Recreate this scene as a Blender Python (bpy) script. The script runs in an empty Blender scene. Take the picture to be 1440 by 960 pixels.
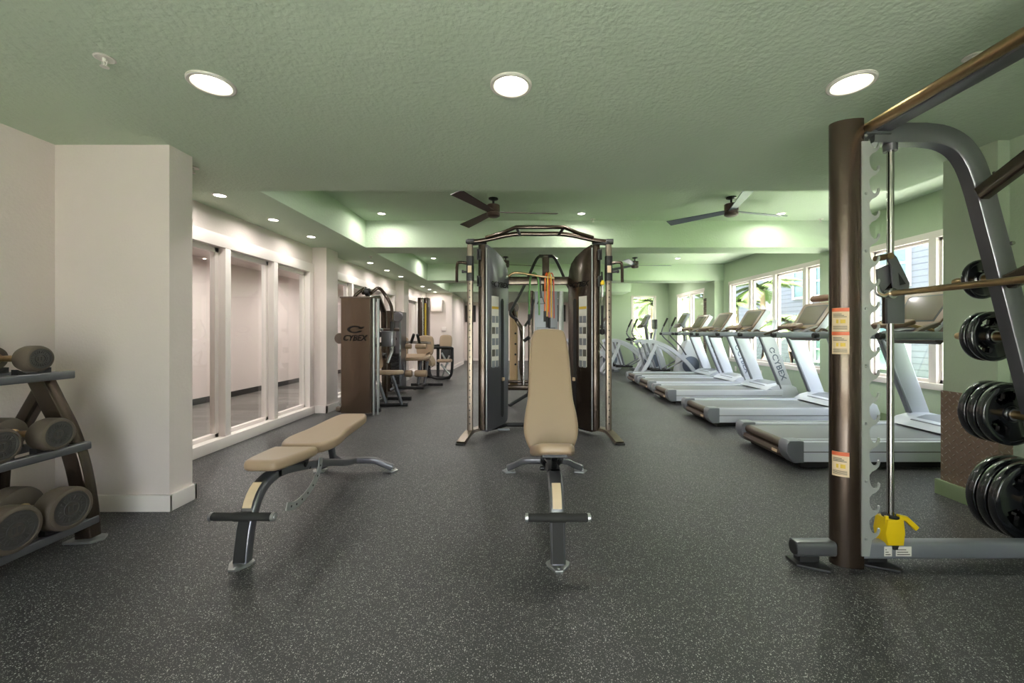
import bpy, bmesh, math, random
from mathutils import Vector, Matrix, Euler
from mathutils.geometry import delaunay_2d_cdt
random.seed(7)
PI = math.pi
S = bpy.context.scene
COL = S.collection
V = Vector
F = 575.0; CH = 1.2
WORLD, SUN, EXPO = 1.0, 105.0, .8

def at(px, py, Y):
    """point of the place seen at a photo pixel, at depth Y metres"""
    return V(((px-738)*Y/F, Y, CH-(py-467)*Y/F))

# ------------------------------------------------------------------ materials
MATS = {}
def newmat(name):
    m = bpy.data.materials.new(name); m.use_nodes = True
    nt = m.node_tree; b = nt.nodes['Principled BSDF']
    MATS[name] = m
    return m, nt, b
def lin(c):
    return tuple(((x/255)/12.92 if x/255 <= .04045 else ((x/255+.055)/1.055)**2.4) for x in c)+(1,)
def mat(name, rgb, rough=.5, metal=0, bump=0, bscale=80, var=0, vscale=6, coat=0, spec=.5, emit=None, es=0, stretch=(1,1,1)):
    m, nt, b = newmat(name)
    L = nt.links; N = nt.nodes
    c = lin(rgb)
    b.inputs['Base Color'].default_value = c
    b.inputs['Roughness'].default_value = rough
    b.inputs['Metallic'].default_value = metal
    b.inputs['Specular IOR Level'].default_value = spec
    if coat: b.inputs['Coat Weight'].default_value = coat; b.inputs['Coat Roughness'].default_value = .12
    tc = N.new('ShaderNodeTexCoord'); mp = N.new('ShaderNodeMapping'); mp.inputs['Scale'].default_value = stretch
    L.new(tc.outputs['Object'], mp.inputs['Vector'])
    if var:
        n = N.new('ShaderNodeTexNoise'); n.inputs['Scale'].default_value = vscale; n.inputs['Detail'].default_value = 5
        L.new(mp.outputs[0], n.inputs['Vector'])
        mx = N.new('ShaderNodeMix'); mx.data_type = 'RGBA'
        mx.inputs[6].default_value = tuple(x*(1-var) for x in c[:3])+(1,)
        mx.inputs[7].default_value = tuple(min(1, x*(1+var)) for x in c[:3])+(1,)
        L.new(n.outputs['Fac'], mx.inputs[0]); L.new(mx.outputs[2], b.inputs['Base Color'])
    if bump:
        n2 = N.new('ShaderNodeTexNoise'); n2.inputs['Scale'].default_value = bscale; n2.inputs['Detail'].default_value = 4
        L.new(mp.outputs[0], n2.inputs['Vector'])
        bp = N.new('ShaderNodeBump'); bp.inputs['Strength'].default_value = bump; bp.inputs['Distance'].default_value = .01
        L.new(n2.outputs['Fac'], bp.inputs['Height']); L.new(bp.outputs[0], b.inputs['Normal'])
    if emit:
        b.inputs['Emission Color'].default_value = lin(emit); b.inputs['Emission Strength'].default_value = es
    return m

GREEN = (187, 202, 180)
mat('ceiling_green', GREEN, .8, bump=.5, bscale=42, var=.03, vscale=3)
mat('wall_green', (178, 192, 168), .8, bump=.25, bscale=60, var=.02)
mat('wall_white', (224, 211, 207), .75, bump=.18, bscale=60, var=.015)
mat('trim_white', (236, 226, 222), .45)
mat('trim_green', (140, 158, 122), .5)
mat('bronze', (66, 54, 44), .27, .7, var=.05, coat=.3)
mat('graphite', (112, 112, 117), .3, .7, coat=.25)
mat('shroud_brown', (92, 76, 62), .27, .7, coat=.3)
mat('upright_steel', (134, 122, 110), .34, .85, var=.08, vscale=20)
mat('black_metal', (30, 30, 31), .4, .3)
mat('black_plastic', (26, 26, 27), .5)
mat('rubber', (33, 32, 31), .75, bump=.1, bscale=150)
mat('dumbbell_rubber', (88, 77, 67), .55, var=.12, vscale=14, bump=.08, bscale=90)
mat('dumbbell_face', (64, 61, 60), .5, var=.1, vscale=25)
mat('chrome', (200, 198, 194), .18, 1)
mat('worn_chrome', (165, 140, 105), .35, 1, var=.25, vscale=40)
mat('steel', (176, 178, 178), .32, .85, var=.06, vscale=25)
mat('galvanised', (190, 192, 190), .4, .6, var=.05, vscale=40)
mat('silver_paint', (222, 225, 234), .4, .1, coat=.2)
mat('silver_dark', (138, 141, 148), .38, .4)
mat('tread_belt', (120, 122, 124), .45, var=.04, vscale=10)  # black-grey belt; the lightness of its reflection is put into the colour
mat('brown_plastic', (86, 72, 62), .45, coat=.15)
mat('screen', (96, 84, 74), .12, spec=.8)
mat('screen_bezel', (120, 98, 80), .35)
mat('vinyl', (166, 142, 118), .42, bump=.05, bscale=200, var=.02)
mat('vinyl_seam', (170, 150, 124), .5)
mat('plate_black', (22, 24, 27), .16, coat=.6)
mat('yellow', (232, 196, 22), .4, coat=.2)
mat('label_white', (222, 218, 210), .5)
mat('label_cream', (214, 190, 158), .55)
mat('label_orange', (198, 92, 56), .55)
mat('label_ink', (90, 86, 80), .6)
mat('label_yellow', (205, 170, 60), .6)
mat('band_green', (98, 150, 84), .5)
mat('band_orange', (226, 110, 40), .5)
mat('band_yellow', (222, 170, 60), .5)
mat('band_red', (200, 70, 48), .5)
mat('fan_brown', (62, 44, 38), .45)
mat('fan_grey', (98, 104, 118), .4, .3)
mat('logo_dark', (14, 12, 11), .75, spec=.2)
mat('logo_grey', (110, 120, 140), .5)
mat('tan_panel', (186, 158, 122), .5)
mat('leaf', (52, 68, 26), .6, var=.3, vscale=4)
mat('trunk', (120, 104, 86), .9, bump=.4, bscale=20)
mat('grass', (92, 120, 62), .95, var=.25, vscale=3)
mat('window_teal', (52, 84, 92), .15, spec=.8)
mat('building_white', (150, 152, 156), .7)
mat('car_white', (225, 228, 232), .3, coat=.4)
mat('lens', (255, 255, 245), .4, emit=(255, 250, 236), es=9)
mat('reflector', (235, 236, 226), .25, emit=(255, 250, 236), es=.0)
mat('dark_pic', (44, 40, 38), .3)
mat('bounce_concrete', (205, 203, 198), .9)
mat('towel_brown', (120, 92, 74), .7)

def special():
    # speckled rubber floor
    m, nt, b = newmat('rubber_floor'); N, L = nt.nodes, nt.links
    tc = N.new('ShaderNodeTexCoord')
    def flecks(scale, thr, cell):
        v = N.new('ShaderNodeTexVoronoi'); v.inputs['Scale'].default_value = scale
        L.new(tc.outputs['Object'], v.inputs['Vector'])
        n = N.new('ShaderNodeTexNoise'); n.inputs['Scale'].default_value = scale*1.7
        L.new(tc.outputs['Object'], n.inputs['Vector'])
        a = N.new('ShaderNodeMath'); a.operation = 'MULTIPLY_ADD'; a.inputs[1].default_value = .35; 
        L.new(n.outputs['Fac'], a.inputs[0]); L.new(v.outputs['Distance'], a.inputs[2])
        lt = N.new('ShaderNodeMath'); lt.operation = 'LESS_THAN'; lt.inputs[1].default_value = thr+.17
        L.new(a.outputs[0], lt.inputs[0])
        sp = N.new('ShaderNodeSeparateColor'); L.new(v.outputs['Color'], sp.inputs[0])
        gt = N.new('ShaderNodeMath'); gt.operation = 'GREATER_THAN'; gt.inputs[1].default_value = cell
        L.new(sp.outputs[0], gt.inputs[0])
        mu = N.new('ShaderNodeMath'); mu.operation = 'MULTIPLY'
        L.new(lt.outputs[0], mu.inputs[0]); L.new(gt.outputs[0], mu.inputs[1])
        return mu, sp
    f1, s1 = flecks(120, .29, .55); f2, s2 = flecks(230, .30, .5)
    mxm = N.new('ShaderNodeMath'); mxm.operation = 'MAXIMUM'
    L.new(f1.outputs[0], mxm.inputs[0]); L.new(f2.outputs[0], mxm.inputs[1])
    big = N.new('ShaderNodeTexNoise'); big.inputs['Scale'].default_value = 1.1; big.inputs['Detail'].default_value = 6
    L.new(tc.outputs['Object'], big.inputs['Vector'])
    base = N.new('ShaderNodeValToRGB')
    base.color_ramp.elements[0].position = .3; base.color_ramp.elements[0].color = lin((44, 44, 46))
    base.color_ramp.elements[1].position = .72; base.color_ramp.elements[1].color = lin((55, 54, 56))
    L.new(big.outputs['Fac'], base.inputs[0])
    st = N.new('ShaderNodeTexNoise'); st.inputs['Scale'].default_value = .7; st.inputs['Detail'].default_value = 8; st.inputs['Roughness'].default_value = .7; L.new(tc.outputs['Object'], st.inputs['Vector'])
    sr = N.new('ShaderNodeMapRange'); sr.inputs[1].default_value = .56; sr.inputs[2].default_value = .72; sr.inputs[3].default_value = 0; sr.inputs[4].default_value = .5; L.new(st.outputs['Fac'], sr.inputs[0])
    sm2 = N.new('ShaderNodeMix'); sm2.data_type = 'RGBA'; sm2.inputs[7].default_value = lin((84, 70, 58)); L.new(sr.outputs[0], sm2.inputs[0]); L.new(base.outputs[0], sm2.inputs[6])
    fc = N.new('ShaderNodeMix'); fc.data_type = 'RGBA'; fc.inputs[6].default_value = lin((104, 103, 102)); fc.inputs[7].default_value = lin((190, 189, 187))
    L.new(s1.outputs[1], fc.inputs[0])
    mx = N.new('ShaderNodeMix'); mx.data_type = 'RGBA'
    L.new(mxm.outputs[0], mx.inputs[0]); L.new(sm2.outputs[2], mx.inputs[6]); L.new(fc.outputs[2], mx.inputs[7])
    L.new(mx.outputs[2], b.inputs['Base Color'])
    rr = N.new('ShaderNodeMapRange'); rr.inputs['To Min'].default_value = .38; rr.inputs['To Max'].default_value = .58
    L.new(big.outputs['Fac'], rr.inputs[0]); L.new(rr.outputs[0], b.inputs['Roughness'])
    bn = N.new('ShaderNodeTexNoise'); bn.inputs['Scale'].default_value = 220; L.new(tc.outputs['Object'], bn.inputs['Vector'])
    bp = N.new('ShaderNodeBump'); bp.inputs['Strength'].default_value = .25; bp.inputs['Distance'].default_value = .004
    L.new(bn.outputs['Fac'], bp.inputs['Height']); L.new(bp.outputs[0], b.inputs['Normal'])
    # vinyl plank floor
    m, nt, b = newmat('plank_floor'); N, L = nt.nodes, nt.links
    tc = N.new('ShaderNodeTexCoord'); br = N.new('ShaderNodeTexBrick')
    br.inputs['Scale'].default_value = 1; br.inputs['Brick Width'].default_value = 1.2; br.inputs['Row Height'].default_value = .18
    br.inputs['Mortar Size'].default_value = .004; br.inputs['Color1'].default_value = lin((120, 116, 112)); br.inputs['Color2'].default_value = lin((84, 78, 74)); br.inputs['Mortar'].default_value = lin((50, 48, 46))
    L.new(tc.outputs['Object'], br.inputs['Vector']); L.new(br.outputs[0], b.inputs['Base Color']); b.inputs['Roughness'].default_value = .4
    # lap siding
    m, nt, b = newmat('siding'); N, L = nt.nodes, nt.links
    tc = N.new('ShaderNodeTexCoord'); sx = N.new('ShaderNodeSeparateXYZ'); L.new(tc.outputs['Object'], sx.inputs[0])
    mu = N.new('ShaderNodeMath'); mu.operation = 'MULTIPLY'; mu.inputs[1].default_value = 6.0; L.new(sx.outputs[2], mu.inputs[0])
    fr = N.new('ShaderNodeMath'); fr.operation = 'FRACT'; L.new(mu.outputs[0], fr.inputs[0])
    iv = N.new('ShaderNodeMath'); iv.operation = 'SUBTRACT'; iv.inputs[0].default_value = 1; L.new(fr.outputs[0], iv.inputs[1])
    bp = N.new('ShaderNodeBump'); bp.inputs['Strength'].default_value = 1; bp.inputs['Distance'].default_value = .05
    L.new(iv.outputs[0], bp.inputs['Height']); L.new(bp.outputs[0], b.inputs['Normal'])
    cr = N.new('ShaderNodeValToRGB'); e = cr.color_ramp.elements; e[0].position = .0; e[0].color = lin((86, 90, 98)); e[1].position = .82; e[1].color = lin((86, 90, 98))
    e2 = e.new(.93); e2.color = lin((58, 61, 68))
    L.new(fr.outputs[0], cr.inputs[0]); L.new(cr.outputs[0], b.inputs['Base Color']); b.inputs['Roughness'].default_value = .8
    # diamond plate
    m, nt, b = newmat('diamond_plate'); N, L = nt.nodes, nt.links
    tc = N.new('ShaderNodeTexCoord')
    sp = N.new('ShaderNodeSeparateXYZ'); L.new(tc.outputs['Object'], sp.inputs[0])
    def M(op, a, b2=None, c=None):
        n = N.new('ShaderNodeMath'); n.operation = op
        for i, x in enumerate((a, b2, c)):
            if x is None: continue
            if isinstance(x, (int, float)): n.inputs[i].default_value = x
            else: L.new(x, n.inputs[i])
        return n.outputs[0]
    hx = M('ADD', sp.outputs[0], sp.outputs[1])
    u = M('MULTIPLY', M('ADD', hx, sp.outputs[2]) , 19); v = M('MULTIPLY', M('SUBTRACT', hx, sp.outputs[2]), 19)
    chk = M('MODULO', M('ADD', M('FLOOR', u), M('ADD', M('FLOOR', v), 400)), 2)
    fu = M('ABSOLUTE', M('SUBTRACT', M('FRACT', u), .5)); fv = M('ABSOLUTE', M('SUBTRACT', M('FRACT', v), .5))
    d1 = M('ADD', M('MULTIPLY', fu, 1.0), M('MULTIPLY', fv, 3.2)); d2 = M('ADD', M('MULTIPLY', fu, 3.2), M('MULTIPLY', fv, 1.0))
    d = M('ADD', M('MULTIPLY', d1, chk), M('MULTIPLY', d2, M('SUBTRACT', 1, chk)))
    h = M('SUBTRACT', 1, M('MINIMUM', M('MULTIPLY', d, 1.9), 1))
    bp = N.new('ShaderNodeBump'); bp.inputs['Strength'].default_value = 1; bp.inputs['Distance'].default_value = .012
    L.new(h, bp.inputs['Height']); L.new(bp.outputs[0], b.inputs['Normal'])
    mx = N.new('ShaderNodeMix'); mx.data_type = 'RGBA'; mx.inputs[6].default_value = lin((158, 136, 120)); mx.inputs[7].default_value = lin((222, 208, 194))
    L.new(h, mx.inputs[0]); L.new(mx.outputs[2], b.inputs['Base Color'])
    b.inputs['Metallic'].default_value = .7; b.inputs['Roughness'].default_value = .38
    # stone veneer
    m, nt, b = newmat('stone'); N, L = nt.nodes, nt.links
    tc = N.new('ShaderNodeTexCoord'); mp = N.new('ShaderNodeMapping'); mp.inputs['Rotation'].default_value = (0, PI/2, PI/2)
    br = N.new('ShaderNodeTexBrick'); br.inputs['Scale'].default_value = 1; br.inputs['Brick Width'].default_value = .22; br.inputs['Row Height'].default_value = .06
    br.inputs['Mortar Size'].default_value = .006; br.inputs['Color1'].default_value = lin((140, 118, 100)); br.inputs['Color2'].default_value = lin((84, 70, 62)); br.inputs['Mortar'].default_value = lin((48, 42, 38))
    sp = N.new('ShaderNodeSeparateXYZ'); cb = N.new('ShaderNodeCombineXYZ'); L.new(tc.outputs['Object'], sp.inputs[0])
    L.new(sp.outputs[1], cb.inputs[0]); L.new(sp.outputs[2], cb.inputs[1])
    L.new(cb.outputs[0], br.inputs['Vector']); L.new(br.outputs[0], b.inputs['Base Color']); b.inputs['Roughness'].default_value = .8
    # clear glass
    m, nt, b = newmat('glass'); N, L = nt.nodes, nt.links
    N.remove(b); out = N['Material Output']
    tr = N.new('ShaderNodeBsdfTransparent'); tr.inputs[0].default_value = (.96, .975, .97, 1)
    gl = N.new('ShaderNodeBsdfGlossy'); gl.inputs['Roughness'].default_value = .0; gl.inputs[0].default_value = (1, 1, 1, 1)
    lw = N.new('ShaderNodeLayerWeight'); lw.inputs[0].default_value = .5
    pw = N.new('ShaderNodeMath'); pw.operation = 'POWER'; pw.inputs[1].default_value = 5; L.new(lw.outputs['Facing'], pw.inputs[0])
    ma = N.new('ShaderNodeMath'); ma.operation = 'MULTIPLY_ADD'; ma.inputs[1].default_value = .95; ma.inputs[2].default_value = .045; L.new(pw.outputs[0], ma.inputs[0])
    mx = N.new('ShaderNodeMixShader'); L.new(ma.outputs[0], mx.inputs[0]); L.new(tr.outputs[0], mx.inputs[1]); L.new(gl.outputs[0], mx.inputs[2]); L.new(mx.outputs[0], out.inputs[0])
special()

# ------------------------------------------------------------------ mesh helpers
def catmull(pts, n=6, closed=False):
    pts = [V(p) for p in pts]; out = []
    m = len(pts)
    rng = range(m if closed else m-1)
    for i in rng:
        p1 = pts[i]; p2 = pts[(i+1) % m]
        p0 = pts[(i-1) % m] if (closed or i > 0) else p1*2-p2
        p3 = pts[(i+2) % m] if (closed or i < m-2) else p2*2-p1
        for k in range(n):
            t = k/n
            out.append(.5*((2*p1)+(p2-p0)*t+(2*p0-5*p1+4*p2-p3)*t*t+(3*p1-p0-3*p2+p3)*t**3))
    if not closed: out.append(pts[-1])
    return out

class MB:
    def __init__(s): s.bm = bmesh.new()
    def box(s, x0, x1, y0, y1, z0, z1, bev=0, seg=2, M=None):
        r = bmesh.ops.create_cube(s.bm, size=1)
        vs = r['verts']
        for v in vs:
            v.co = V(((x0+x1)/2+v.co.x*(x1-x0), (y0+y1)/2+v.co.y*(y1-y0), (z0+z1)/2+v.co.z*(z1-z0)))
        if bev:
            es = list({e for v in vs for e in v.link_edges})
            rr = bmesh.ops.bevel(s.bm, geom=es, offset=bev, segments=seg, profile=.6, affect='EDGES')
            vs = list({v for f in rr['faces'] for v in f.verts} | {v for v in vs if v.is_valid})
        if M is not None:
            for v in vs: v.co = M @ v.co
        return s
    def faces(s, verts, faces):
        vv = [s.bm.verts.new(v) for v in verts]
        for f in faces:
            try: s.bm.faces.new([vv[i] for i in f])
            except ValueError: pass
        return vv
    def sweep(s, pts, prof, up=(0, 0, 1), caps=True, scales=None, closed=False):
        pts = [V(p) for p in pts]; up = V(up); n = len(pts); rings = []
        for i, p in enumerate(pts):
            if closed: t = (pts[(i+1) % n]-pts[i-1])
            else: t = (pts[min(i+1, n-1)]-pts[max(i-1, 0)])
            t.normalize()
            side = t.cross(up)
            if side.length < 1e-4: side = t.cross(V((1, 0, 0)) if abs(t.x) < .9 else V((0, 1, 0)))
            side.normalize(); u = side.cross(t).normalized()
            k = 1.0
            if 0 < i < n-1 or closed:
                a = (pts[i]-pts[i-1]).normalized(); k = 1/max(.5, a.dot(t))
            sc = scales[i] if scales else 1
            ring = []
            for (a, b) in prof:
                ring.append(s.bm.verts.new(p+side*a*sc+u*b*sc))
            rings.append(ring)
        m = len(prof)
        R = range(n if closed else n-1)
        for i in R:
            A = rings[i]; B = rings[(i+1) % n]
            for j in range(m):
                s.bm.faces.new((A[j], A[(j+1) % m], B[(j+1) % m], B[j]))
        if caps and not closed:
            s.bm.faces.new(rings[0][::-1]); s.bm.faces.new(rings[-1])
        return s
    def tube(s, pts, r, seg=12, scales=None, closed=False, up=(0, 0, 1)):
        return s.sweep(pts, [(r*math.cos(2*PI*k/seg), r*math.sin(2*PI*k/seg)) for k in range(seg)], up=up, scales=scales, closed=closed)
    def rtube(s, pts, w, h, up=(0, 0, 1), rr=None, scales=None):
        rr = min(w, h)*.22 if rr is None else rr
        prof = []
        for cx, cy, a0 in ((w/2-rr, h/2-rr, 0), (-w/2+rr, h/2-rr, 90), (-w/2+rr, -h/2+rr, 180), (w/2-rr, -h/2+rr, 270)):
            for k in range(4):
                a = math.radians(a0+30*k); prof.append((cx+rr*math.cos(a), cy+rr*math.sin(a)))
        return s.sweep(pts, prof, up=up, scales=scales)
    def lathe(s, prof, o=(0, 0, 0), axis='Z', seg=24, M=None):
        o = V(o); rings = []
        def pt(r, h, a):
            c, d = r*math.cos(a), r*math.sin(a)
            v = {'Z': V((c, d, h)), 'X': V((h, c, d)), 'Y': V((d, h, c))}[axis]
            return o+v
        for (r, h) in prof:
            if r < 1e-6: rings.append([s.bm.verts.new(pt(0, h, 0))])
            else: rings.append([s.bm.verts.new(pt(r, h, 2*PI*k/seg)) for k in range(seg)])
        for A, B in zip(rings, rings[1:]):
            for k in range(seg):
                k2 = (k+1) % seg
                q = [A[k % len(A)], A[k2 % len(A)], B[k2 % len(B)], B[k % len(B)]]
                u = []
                for v in q:
                    if v not in u: u.append(v)
                if len(u) >= 3: s.bm.faces.new(u)
        if M is not None:
            for R in rings:
                for v in R: v.co = M @ v.co
        return s
    def prism(s, poly, a0, a1, plane='XZ', bev=0, M=None):
        """extrude 2d outline between a0 and a1 along the third axis"""
        def mk(u, v, a):
            return {'XZ': V((u, a, v)), 'XY': V((u, v, a)), 'YZ': V((a, u, v))}[plane]
        A = [s.bm.verts.new(mk(u, v, a0)) for u, v in poly]; B = [s.bm.verts.new(mk(u, v, a1)) for u, v in poly]
        n = len(poly)
        fs = [s.bm.faces.new((A[i], A[(i+1) % n], B[(i+1) % n], B[i])) for i in range(n)]
        fa = s.bm.faces.new(A[::-1]); fb = s.bm.faces.new(B)
        vs = A+B
        if bev:
            es = list(fa.edges)+list(fb.edges)
            rr = bmesh.ops.bevel(s.bm, geom=es, offset=bev, segments=2, profile=.6, affect='EDGES')
            vs = list({v for f in rr['faces'] for v in f.verts} | {v for v in vs if v.is_valid})
        if M is not None:
            for v in vs: v.co = M @ v.co
        return s
    def pad(s, outline, th, r, M):
        """upholstered pad: closed outline (u,v), thickness th along w, rounded edge r"""
        o = [V((a, b, 0)) for a, b in outline]; n = len(o); nr = []
        area = sum(o[i].x*o[(i+1) % n].y-o[(i+1) % n].x*o[i].y for i in range(n))
        sg = 1 if area > 0 else -1
        for i in range(n):
            t = (o[(i+1) % n]-o[i-1]).normalized(); nr.append(V((t.y, -t.x, 0))*sg)
        rings = []
        xs = [p.x for p in o]; ys = [p.y for p in o]
        cx, cy, hx, hy = (max(xs)+min(xs))/2, (max(ys)+min(ys))/2, (max(xs)-min(xs))/2, (max(ys)-min(ys))/2
        prof = [(r*1.5, .0), (r, .0)]+[(r*(1-math.sin(a)), r*(1-math.cos(a))) for a in (PI/8, PI/4, 3*PI/8, PI/2)]
        full = [(i, th-d) for i, d in prof]+[(i, d) for i, d in prof[::-1]]
        for ins, w in full:
            rings.append([s.bm.verts.new(M @ V((cx+(o[i].x-cx)*(1-ins/hx), cy+(o[i].y-cy)*(1-ins/hy), w))) for i in range(n)])
        for A, B in zip(rings, rings[1:]):
            for i in range(n): s.bm.faces.new((A[i], A[(i+1) % n], B[(i+1) % n], B[i]))
        s.bm.faces.new(rings[0]); s.bm.faces.new(rings[-1][::-1])
        return s
    def sphere(s, c, r, sc=(1, 1, 1), seg=16):
        rr = bmesh.ops.create_uvsphere(s.bm, u_segments=seg, v_segments=seg//2+2, radius=r)
        for v in rr['verts']: v.co = V(c)+V((v.co.x*sc[0], v.co.y*sc[1], v.co.z*sc[2]))
        return s
    def build(s, name, m, parent=None, base=None, sharp=38):
        """link as ONE mesh object; vertices are in world space unless the parent is a template at the origin"""
        bmesh.ops.recalc_face_normals(s.bm, faces=s.bm.faces)
        me = bpy.data.meshes.new(name); s.bm.to_mesh(me); s.bm.free()
        o = bpy.data.objects.new(name, me); COL.objects.link(o)
        me.materials.append(MATS[m])
        me.shade_smooth(); me.set_sharp_from_angle(angle=math.radians(sharp))
        off = V((0, 0, 0))
        if parent is not None:
            o.parent = parent; p = parent
            while p is not None: off += p.location; p = p.parent
        elif base is not None:
            o.location = base; off = V(base)
        if off.length: me.transform(Matrix.Translation(-off))
        return o

def tag(o, label=None, cat=None, group=None, kind=None):
    if label: o['label'] = label
    if cat: o['category'] = cat
    if group: o['group'] = group
    if kind: o['kind'] = kind
    return o
def thing(name, label, cat, loc=(0, 0, 0), rz=0, group=None):
    o = bpy.data.objects.new(name, None); o.empty_display_size = .1; COL.objects.link(o)
    o.location = loc; o.rotation_euler = (0, 0, rz)
    return tag(o, label, cat, group)
def struct(name, mb, m, parent=None):
    o = mb.build(name, m, parent)
    if parent is None: o['kind'] = 'structure'
    return o
def copy_tree(o, parent=None):
    c = o.copy(); COL.objects.link(c); c.parent = parent
    for ch in list(o.children): copy_tree(ch, c)
    return c
def place(proto, first, loc, rz, label, group=None):
    o = proto if first else copy_tree(proto)
    o.location = loc; o.rotation_euler = (0, 0, rz); o['label'] = label
    if group: o['group'] = group
    return o
def text(string, size, M, m, parent, name='lettering', shear=.25, bold=.012, depth=.0015, sx=1):
    cu = bpy.data.curves.new('t', 'FONT'); cu.body = string; cu.size = size; cu.shear = shear; cu.offset = bold*size; cu.extrude = depth
    cu.align_x = 'CENTER'; cu.align_y = 'CENTER'; cu.resolution_u = 3
    t = bpy.data.objects.new('t', cu); COL.objects.link(t)
    dg = bpy.context.evaluated_depsgraph_get(); me = bpy.data.meshes.new_from_object(t.evaluated_get(dg))
    bpy.data.objects.remove(t); bpy.data.curves.remove(cu)
    me.name = name; me.materials.clear(); me.materials.append(MATS[m])
    me.transform(M @ Matrix.Diagonal((sx, 1, 1, 1)))
    o = bpy.data.objects.new(name, me); COL.objects.link(o)
    off = V((0, 0, 0)); p = parent; o.parent = parent
    while p is not None: off += p.location; p = p.parent
    me.transform(Matrix.Translation(-off))
    return o
def frame_matrix(o, xa, ya):
    """4x4 with origin o and x / y axes; z is their cross product"""
    xa = V(xa).normalized(); ya = V(ya).normalized(); za = xa.cross(ya).normalized(); ya = za.cross(xa)
    m = Matrix((xa, ya, za)).transposed().to_4x4(); m.translation = V(o)
    return m
def swoosh(mb, M, w, h, th=.0015):
    """open elliptical ring with a hooked tail: the maker's emblem"""
    n = 28; oo = []; ii = []
    for k in range(n+1):
        a = math.radians(20+k*320/n)
        oo.append(V((w/2*math.cos(a), h/2*math.sin(a), th)))
        kk = .45+.3*abs(math.sin(a/2+.4))
        ii.append(V((w/2*math.cos(a)*kk+w*.04, h/2*math.sin(a)*kk-h*.05, th)))
    vo = [mb.bm.verts.new(M @ v) for v in oo]; vi = [mb.bm.verts.new(M @ v) for v in ii]
    for k in range(n): mb.bm.faces.new((vo[k], vo[k+1], vi[k+1], vi[k]))
    q = [mb.bm.verts.new(M @ V(p)) for p in ((w*.05, h*.05, th), (w*.5, h*.12, th), (w*.62, h*.42, th), (w*.1, h*.02, th+.0002))]
    mb.bm.faces.new(q[:3])
    return mb
# ------------------------------------------------------------------ setting
XL, XR = -3.16, 4.85; ZC, ZH = 2.46, 2.86
mb = MB(); mb.box(-3.3, 5.1, -2.7, 17.6, -.12, 0); struct('floor', mb, 'rubber_floor')
mb = MB(); mb.box(-5.6, -3.3, 2.8, 13.2, -.12, 0); struct('floor', mb, 'plank_floor')
# low ceiling with round openings for the big downlights
BIG = [(-.07, 2.084), (-1.585, 2.07), (1.65, 2.066), (-.07, -.5), (-1.585, -.5), (1.65, -.5)]  # the row behind the camera is unseen, added for extra light
RH = .088
def holed(y0, y1, x0, x1, z, holes):
    vs = [V((x0, y0)), V((x1, y0)), V((x1, y1)), V((x0, y1))]; es = [(0, 1), (1, 2), (2, 3), (3, 0)]
    for hx, hy in holes:
        b0 = len(vs); n = 32
        for k in range(n): vs.append(V((hx+RH*math.cos(2*PI*k/n), hy+RH*math.sin(2*PI*k/n))))
        es += [(b0+k, b0+(k+1) % n) for k in range(n)]
    v, e, f, *_ = delaunay_2d_cdt(vs, es, [], 0, 1e-6)
    out = []
    for t in f:
        c = sum((v[i] for i in t), V((0, 0)))/len(t)
        if all((c-V(h)).length > RH*.97 for h in holes): out.append(t)
    return [V((p.x, p.y, z)) for p in v], out
mb = MB()
vs, fs = holed(-2.7, 3.03, XL-.2, 3.6, ZC, BIG); mb.faces(vs, fs)
mb.box(XL-.2, 3.35, 3.03, 3.65, ZC, ZH+.1)
mb.box(XL-.2, 3.6, -2.7, 3.03, ZC+.2, ZH+.1)
bmesh.ops.remove_doubles(mb.bm, verts=mb.bm.verts, dist=1e-5)
o = struct('ceiling', mb, 'ceiling_green')
mb = MB(); mb.box(XL-.2, XR+.2, 3.0, 17.6, ZH, ZH+.12); struct('ceiling', mb, 'ceiling_green')
def soft(*b):
    m = MB(); m.box(*b, bev=.012); return m
struct('trim_1', soft(XL-.1, -2.37, 3.64, 17.5, ZC, ZH+.02), 'ceiling_green')      # soffit along the glazed wall
struct('trim_2', soft(-2.38, XR+.1, 6.08, 6.55, ZC, ZH+.02), 'ceiling_green')     # dropped beams
struct('trim_3', soft(-2.38, XR+.1, 9.95, 10.5, ZC, ZH+.02), 'ceiling_green')
struct('trim_4', soft(-2.38, 3.3, 12.75, 17.5, ZC, ZH+.02), 'ceiling_green')
# right-hand walls
mb = MB()
mb.box(3.18, 3.45, -2.7, 2.7, 0, ZC); mb.box(3.10, 3.45, 2.68, 3.03, 0, ZC+.02)
struct('wall_right_front', mb, 'wall_green')
mb = MB(); mb.box(3.3, XR+.2, 2.95, 3.03, 0, ZH); struct('wall_right_return', mb, 'wall_green')
mb = MB(); mb.box(3.085, 3.101, 2.665, 3.033, .11, .77); mb.box(3.084, 3.19, 2.662, 2.681, .11, .77); struct('trim_5', mb, 'diamond_plate')
mb = MB(); mb.box(3.065, 3.10, 2.66, 3.06, 0, .11, bev=.004); mb.box(3.10, 3.18, 2.655, 2.68, 0, .11); mb.box(3.155, 3.18, -2.5, 2.66, 0, .11); struct('baseboard_right', mb, 'trim_green')
WZ0, WZ1 = .55, 2.37
GR = [(3.95, 5.78, [4.87]), (6.56, 9.72, [7.10, 7.97, 8.82]), (11.06, 13.03, [12.0])]
mb = MB(); y = 3.0
for a, b, _ in GR:
    mb.box(XR, XR+.16, y, a, 0, ZH); mb.box(XR, XR+.16, a, b, 0, WZ0); mb.box(XR, XR+.16, a, b, WZ1, ZH); y = b
mb.box(XR, XR+.16, y, 13.9, 0, ZH)
mb.box(4.72, XR, 6.08, 6.54, 0, ZC); mb.box(4.63, XR, 9.98, 10.42, 0, ZC)
struct('wall_right', mb, 'wall_green')
mb = MB()
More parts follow.
